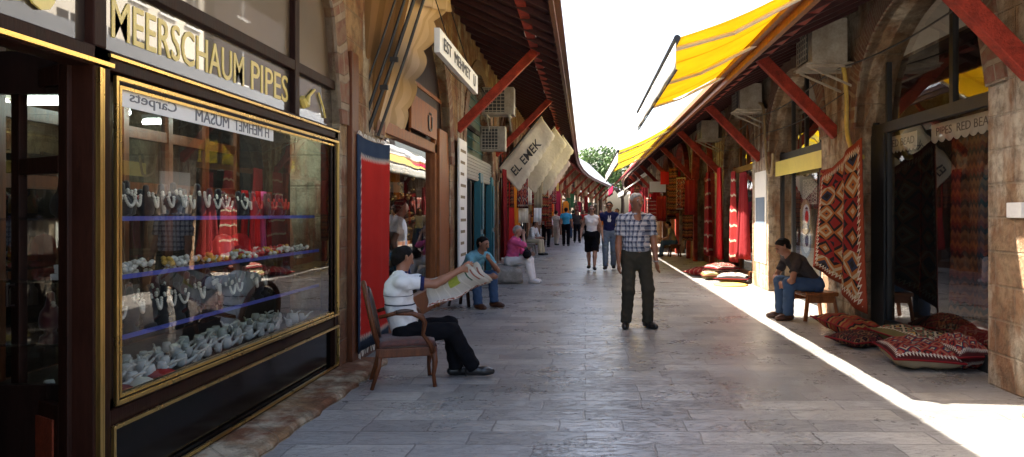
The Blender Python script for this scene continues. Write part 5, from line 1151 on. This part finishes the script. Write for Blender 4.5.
# ------------------------------------------------------------------ trees, far building, haze-free end
def tree(label, loc, h, r, n=2600, seed=1, mt='leafa'):
    rr = random.Random(seed); t = thing('tree', label, 'tree', loc, 0, 'trees behind the far roofs')
    m = MB(); m.tube([(0,0,0),(.1,0,h*.3),(0,.1,h*.6)], [.28,.2,.12]); L = []
    for i in range(9):
        a = rr.uniform(0, 6.28); e = (math.cos(a)*r*.7, math.sin(a)*r*.7, h*rr.uniform(.6,.92)); m.tube([(0,0,h*.4),(e[0]*.5,e[1]*.5,h*.55),e], [.1,.07,.03]); L.append(e)
    m.build('trunk', 'bark', t, world=False)
    for mm in (mt, 'leafb'):
        m = MB(); vs, fs = [], []
        for i in range(n//2):
            c = rr.choice(L); q = Vector((rr.gauss(0,1), rr.gauss(0,1), rr.gauss(0,.8))); q = q.normalized()*r*.42*rr.random()**.4; p = Vector(c)+q
            d = Vector((rr.gauss(0,1), rr.gauss(0,1), rr.gauss(0,1))).normalized(); e = d.orthogonal().normalized(); f_ = d.cross(e); s = rr.uniform(.12,.26)
            b = len(vs); vs += [p-e*s, p+f_*s*.5, p+e*s, p-f_*s*.5]; fs.append((b,b+1,b+2,b+3))
        m.add(vs, fs); m.build('crown', mm, t, world=False, recalc=False)
tree('bushy green tree nearest behind the far roofs', (1.6, 80, 0), 8.6, 3.0, 3400, 1)
tree('lower green tree right of the bushy one behind the far roofs', (4.2, 84, 0), 8.0, 2.9, 2600, 2)
tree('small darker tree left behind the far roofs', (-2.2, 88, 0), 7.4, 2.6, 2200, 3)
# pale building that closes the street beyond the bend, and one beyond the right row that the windows mirror
def block(label, loc, w, d, h, rz=0, mt='plaster', floors=3, cols=6):
    t = thing('apartment_building', label, 'building', loc, rz); m = MB(); m.box(-w/2,w/2,-d/2,d/2,0,h); m.build('wall', mt, t, world=False)
    m = MB(); m.box(-w/2-.2,w/2+.2,-d/2-.2,d/2+.2,h,h+.3); m.build('roof', 'roofmetal', t, world=False)
    for j in range(floors):
        for i in range(cols):
            y = -d/2+d*(i+.5)/cols; z = h*(j+.35)/floors
            m = MB(); m.box(-w/2-.03,-w/2+.02,y-.55,y+.55,z,z+h/floors*.5); o = m.build('window', 'blackgloss', t, world=False)
            m = MB(); m.box(-w/2-.08,-w/2-.03,y-.03,y+.03,z,z+h/floors*.5); m.box(-w/2-.1,-w/2-.03,y-.7,y+.7,z-.1,z); m.build('frame', 'whitepaint', o, world=False)
block('pale apartment block rising behind the right row, seen mirrored in the pipe shop glass', (17.5, 24, 0), 6, 26, 12.5, 0, 'farfacade', 4, 12)
block('dark brown stone building beyond the pale block, only mirrored in shop glass', (18.0, 58, 0), 6, 38, 15, 0, 'darkwood', 4, 6)  # added out of view to darken what the pipe shop glass mirrors
block('low pale building closing the street beyond the bend', (12.0, 99, 0), 10, 10, 4.2, PI/2+.2, 'plaster', 1, 4)
# ------------------------------------------------------------------ people
R = math.radians
pv, J = person('grey haired man in blue plaid shirt and dark trousers standing mid street', (.64, 9.3, 0), R(-76), dict(hyaw=10, hpitch=4, lean=0, pelvis=(0,0,.915),
    handR=(.07,-.25,.79), handL=(.10,.24,.79), footL=(.02,.15,0), footR=(-.03,-.12,0), toeL=18, toeR=-22), height=1.72, top='plaid', bottom='c_olive', skin='skin_tan', hair='hairgrey', sleeve=.72, vox=.012, fat=1.2, faces=True, collar='plaid', opening=.10)
m = MB(); m.tube([(.0,.14,.985),(.13,.06,.985),(.145,0,.985),(.13,-.06,.985),(0,-.14,.985)], .012); m.build('belt', 'black', pv, world=False) 
w = MB(); p = J['wr']['L']; w.tube([p+V3(0,0,.0)+V3(.031*math.cos(a), .031*math.sin(a), 0) for a in [2*PI*i/12 for i in range(13)]], .008); w.build('wristwatch', 'steel', pv, world=False)
# walking pair
person('walking woman in white tank top, black skirt and sunglasses', (.17, 18.7, 0), R(-92), dict(pelvis=(0,0,.90), footL=(.20,.07,0.0), footR=(-.24,-.07,.04), handR=(.05,-.27,.88), handL=(.0,.27,.86), hyaw=6, lean=2), height=1.66, top='c_white', bottom='c_black', skin='skin_pale', hair='hairbrown', sleeve=.0, vox=.015, female=True, skirt=True, longhair=.14, glasses=True, faces=True)
m = MB(); m.sheet(lambda u, v: (.19+.02*math.sin(PI*u), .10-.20*u, .98-.13*v), 6, 4, .06); o = finish(m.build('waist_bag', 'c_black', smooth=True), 'small black bag at the waist of the woman in the white tank top', 'bag')
o.location = (.17, 18.7, 0); o.rotation_euler = (0,0,R(-92))
pv, J = person('walking man in navy t-shirt with white rabbit emblem and grey jeans', (.63, 19.0, 0), R(-95), dict(pelvis=(0,0,.95), footL=(-.18,.09,.03), footR=(.20,-.09,0), handR=(-.05,-.30,.90), handL=(.10,.29,.90), hyaw=-4, lean=2), height=1.76, top='c_navy', bottom='c_jeansgrey', skin='skin_tan', hair='hairblack', vox=.015, glasses=True, faces=True)
m = MB(); c = J['chest']+J['fwd']*.137-J['up']*.02
for pl in ([(-.035,-.06),(.035,-.06),(.05,-.01),(.03,.025),(-.03,.025),(-.05,-.01)], [(.005,.025),(.03,.025),(.045,.10),(.025,.11)], [(-.03,.025),(-.005,.025),(-.015,.11),(-.03,.10)]):
    vs = [c+J['left']*a_+J['up']*b_ for a_, b_ in pl]; n = len(vs); vs2 = [v+J['fwd']*.012 for v in vs]
    m.add(vs+vs2, [tuple(range(n)), tuple(range(2*n-1, n-1, -1))]+[(i, (i+1) % n, n+(i+1) % n, n+i) for i in range(n)])
m.build('emblem', 'signwhite', pv, world=False)
# newspaper reader
pv, J = person('man in white polo with navy trim reading a newspaper in the armchair', (-1.52, 6.34, 0), R(16), dict(seated=1, pelvis=(-.02,0,.435), lean=-16, curl=.10, hyaw=22, hpitch=14, footR=(.56,-.04,.02), footL=(.42,.10,.0), kneeR=(.6,.0,1), kneeL=(.6,.1,1), toeR=-6, toeL=10,
    handR=(.42,-.17,.95), handL=(.44,.24,.84), elbowR=(-.3,-.3,-1.5), elbowL=(-.3,.3,-1.5)), height=1.58, top='polo', bottom='c_black', skin='skin_tan', hair='hairblack', shoe='shoeblack', sleeve=.62, vox=.010, fat=1.08, faces=True, collar='c_navy')
for k in 'RL':
    e = J['sh'][k]+(J['el'][k]-J['sh'][k])*.58; d = unit(J['el'][k]-J['sh'][k]); q = SDF(); q.cap(e-d*.012, e+d*.02, .0605, .060, .01, flat='ab'); q.build('sleeve_trim', 'c_navy', pv, .007)
q = SDF(); a_ = J['pel']+J['up']*.24; q.cap(a_-J['up']*.007, a_+J['up']*.007, .162, .162, .01, flat='ab', squash=(J['fwd'], 1.30))
Mw = Matrix.Translation((-1.52,6.34,0)) @ Matrix.Rotation(R(16), 4, 'Z'); hR = Mw @ Vector(J['wr']['R']); print('HANDR', hR, [VX+hR.x/hR.y*F, VY-(hR.z-CH)/hR.y*F]); hh = Mw @ Vector(J['hc']); print('HEAD', [VX+hh.x/hh.y*F, VY-(hh.z-CH)/hh.y*F])
np_ = thing('newspaper', 'open grey newspaper with green picture held by the man in the armchair', 'newspaper', tuple(hR))
m = MB(); A, B, C_, D = PT(427,281,6.42), PT(467,264,6.24), PT(491,281,6.42), PT(427,308,6.18)
def nf(u, v):
    p = (D+(C_-D)*u)*(1-v)+(A+(B-A)*u)*v; return p+Vector((.008*math.sin(v*9),.05*math.sin(PI*u)+.03*math.sin(v*5+u*3),.012*math.sin(u*11)*(1-v)-.02*math.sin(u*PI)))
m.sheet(nf, 16, 10, .002); m.build('sheet', 'newsprint', np_, smooth=True)
m = MB(); m.sheet(lambda u, v: Vector(nf(u, v))+Vector((.01+.05*u*v, .05+.05*v, .012)), 12, 8, .002); m.build('sheet', 'newsprint', np_, smooth=True)
# man in light blue shirt
person('man in light blue shirt and jeans sitting hunched on a low stool, chin on hand', (-1.86, 11.55, 0), R(-38), dict(seated=1, pelvis=(0,0,.43), lean=33, curl=.05, hyaw=8, hpitch=12, footR=(.44,-.16,0), footL=(.46,.16,0), kneeR=(.6,-.15,1), kneeL=(.6,.2,1),
    handL=(.47,.06,.72), elbowL=(.5,.5,-1), handR=(.60,-.10,.50), elbowR=(-.2,-.8,-.6)), height=1.70, top='c_blue', bottom='c_jeans', skin='skin_tan', hair='hairblack', shoe='shoebrown', sleeve=.6, vox=.013, faces=True, collar='c_blue', fat=1.05)
# woman in pink
person('grey haired woman in pink top and white trousers sitting on the stone block', (-1.56, 15.5, 0), R(-14), dict(seated=1, pelvis=(0,0,.46), lean=14, hyaw=0, hpitch=6, footR=(.50,-.10,0), footL=(.46,.10,0), kneeR=(.6,0,1), kneeL=(.6,0,1), handR=(.30,-.05,.98), elbowR=(.3,-.5,-1), handL=(.40,.1,.60), elbowL=(-.5,.5,-.5)),
       height=1.64, top='c_pink', bottom='c_white', skin='skin_pale', hair='hairgrey', shoe='c_white', sleeve=1.4, vox=.016, female=True, faces=True, fat=1.12)
q = SDF(); q.cap((0,-.13,.09),(0,.13,.09),.08,.08,.05); q.cap((0,0,.12),(0,0,.13),.08,.07,.05); q.noise = .004; bg = thing('handbag', 'black handbag on the lap of the woman in pink', 'bag', (-1.20,15.32,.50)); q.build('bag_body', 'c_black', bg, .015)
m = MB(); m.tube([(0,-.10,.15),(0,-.06,.24),(0,.06,.24),(0,.10,.15)], .008); m.build('handle', 'black', bg, world=False)
# seated young man on the right
person('young man in dark t-shirt and jeans sitting bent forward on the wooden stool, hands clasped', (3.13, 10.15, 0), R(188), dict(seated=1, pelvis=(0,0,.47), lean=36, curl=.06, hyaw=0, hpitch=34, footR=(.42,-.12,0), footL=(.22+.2,.14,0), kneeR=(.6,-.1,1), kneeL=(.6,.15,1),
    handL=(.44,.03,.47), elbowL=(.2,.9,-.4), handR=(.44,-.04,.47), elbowR=(.2,-.9,-.4)), height=1.74, top='c_darktee', bottom='c_jeans', skin='skin_tan', hair='hairblack', shoe='shoebrown', sleeve=.6, vox=.012, faces=True)
# farther people
sit = dict(seated=1, pelvis=(0,0,.48), lean=20, hpitch=10, footR=(.44,-.1,0), footL=(.46,.1,0), kneeR=(.6,0,1), kneeL=(.6,0,1), handR=(.40,-.1,.6), handL=(.42,.1,.6), elbowR=(-.3,-.5,-.5), elbowL=(-.3,.5,-.5))
person('man in white shirt sitting bowed at the left, beyond the woman in pink', (-1.93, 25.9, 0), R(-20), dict(sit), height=1.68, top='c_white', bottom='c_beige', sleeve=1.5, vox=.02)
person('vendor in grey shirt sitting on a stool before the far right shops', (3.0, 24.8, 0), R(175), dict(sit), height=1.62, top='c_khaki', bottom='c_jeans', skin='skin_tan', vox=.02)
def stand(label, px, Y, rz, ph=1, **kw):
    a = .12*ph; person(label, ((px-VX)*Y/F, Y, 0), R(rz), dict(pelvis=(0,0,.93*kw.get('height',1.74)/1.75-.01), footL=(a,.1,0), footR=(-a,-.1,0), handR=(a*.8,-.3,.85), handL=(-a*.8,.3,.85)), vox=.02, **kw)
stand('standing man in white shirt and black trousers with his back turned, at left', 546, 32, 80, 0, top='c_white', bottom='c_black', height=1.72, sleeve=1.7)
stand('person in cream top and trousers beside the man in white shirt', 556, 34, 60, 1, top='c_cream', bottom='c_cream', height=1.62, female=True)
stand('man in bright blue t-shirt and dark trousers seen from behind', 566, 33, 90, 1, top='c_cyan', bottom='c_black', height=1.76)
stand('far person in dark clothes right of the man in blue', 577, 37, -80, 1, top='c_darktee', bottom='c_black', height=1.66)
stand('far woman in orange top walking behind the couple', 601, 34, -95, 1, top='c_orange', bottom='c_khaki', height=1.64, female=True, longhair=.12, hair='hairbrown')
stand('far man in pale shirt between the couple and the plaid shirt man', 617, 26, -90, 1, top='c_cream', bottom='c_jeans', height=1.66)
stand('far person in red top at the end of the street', 584, 45, -90, 1, top='c_red', bottom='c_black', height=1.7)
stand('far person in white top at the end of the street', 591, 48, -90, 1, top='c_white', bottom='c_jeansgrey', height=1.7)
stand('far person in black top at the end of the street', 573, 44, 90, 1, top='c_black', bottom='c_jeans', height=1.7)
stand('shopkeeper in white shirt standing inside the doorway behind the red rug', 399, 9.75, 20, 0, top='c_white', bottom='c_navy', height=1.66, skin='skin')
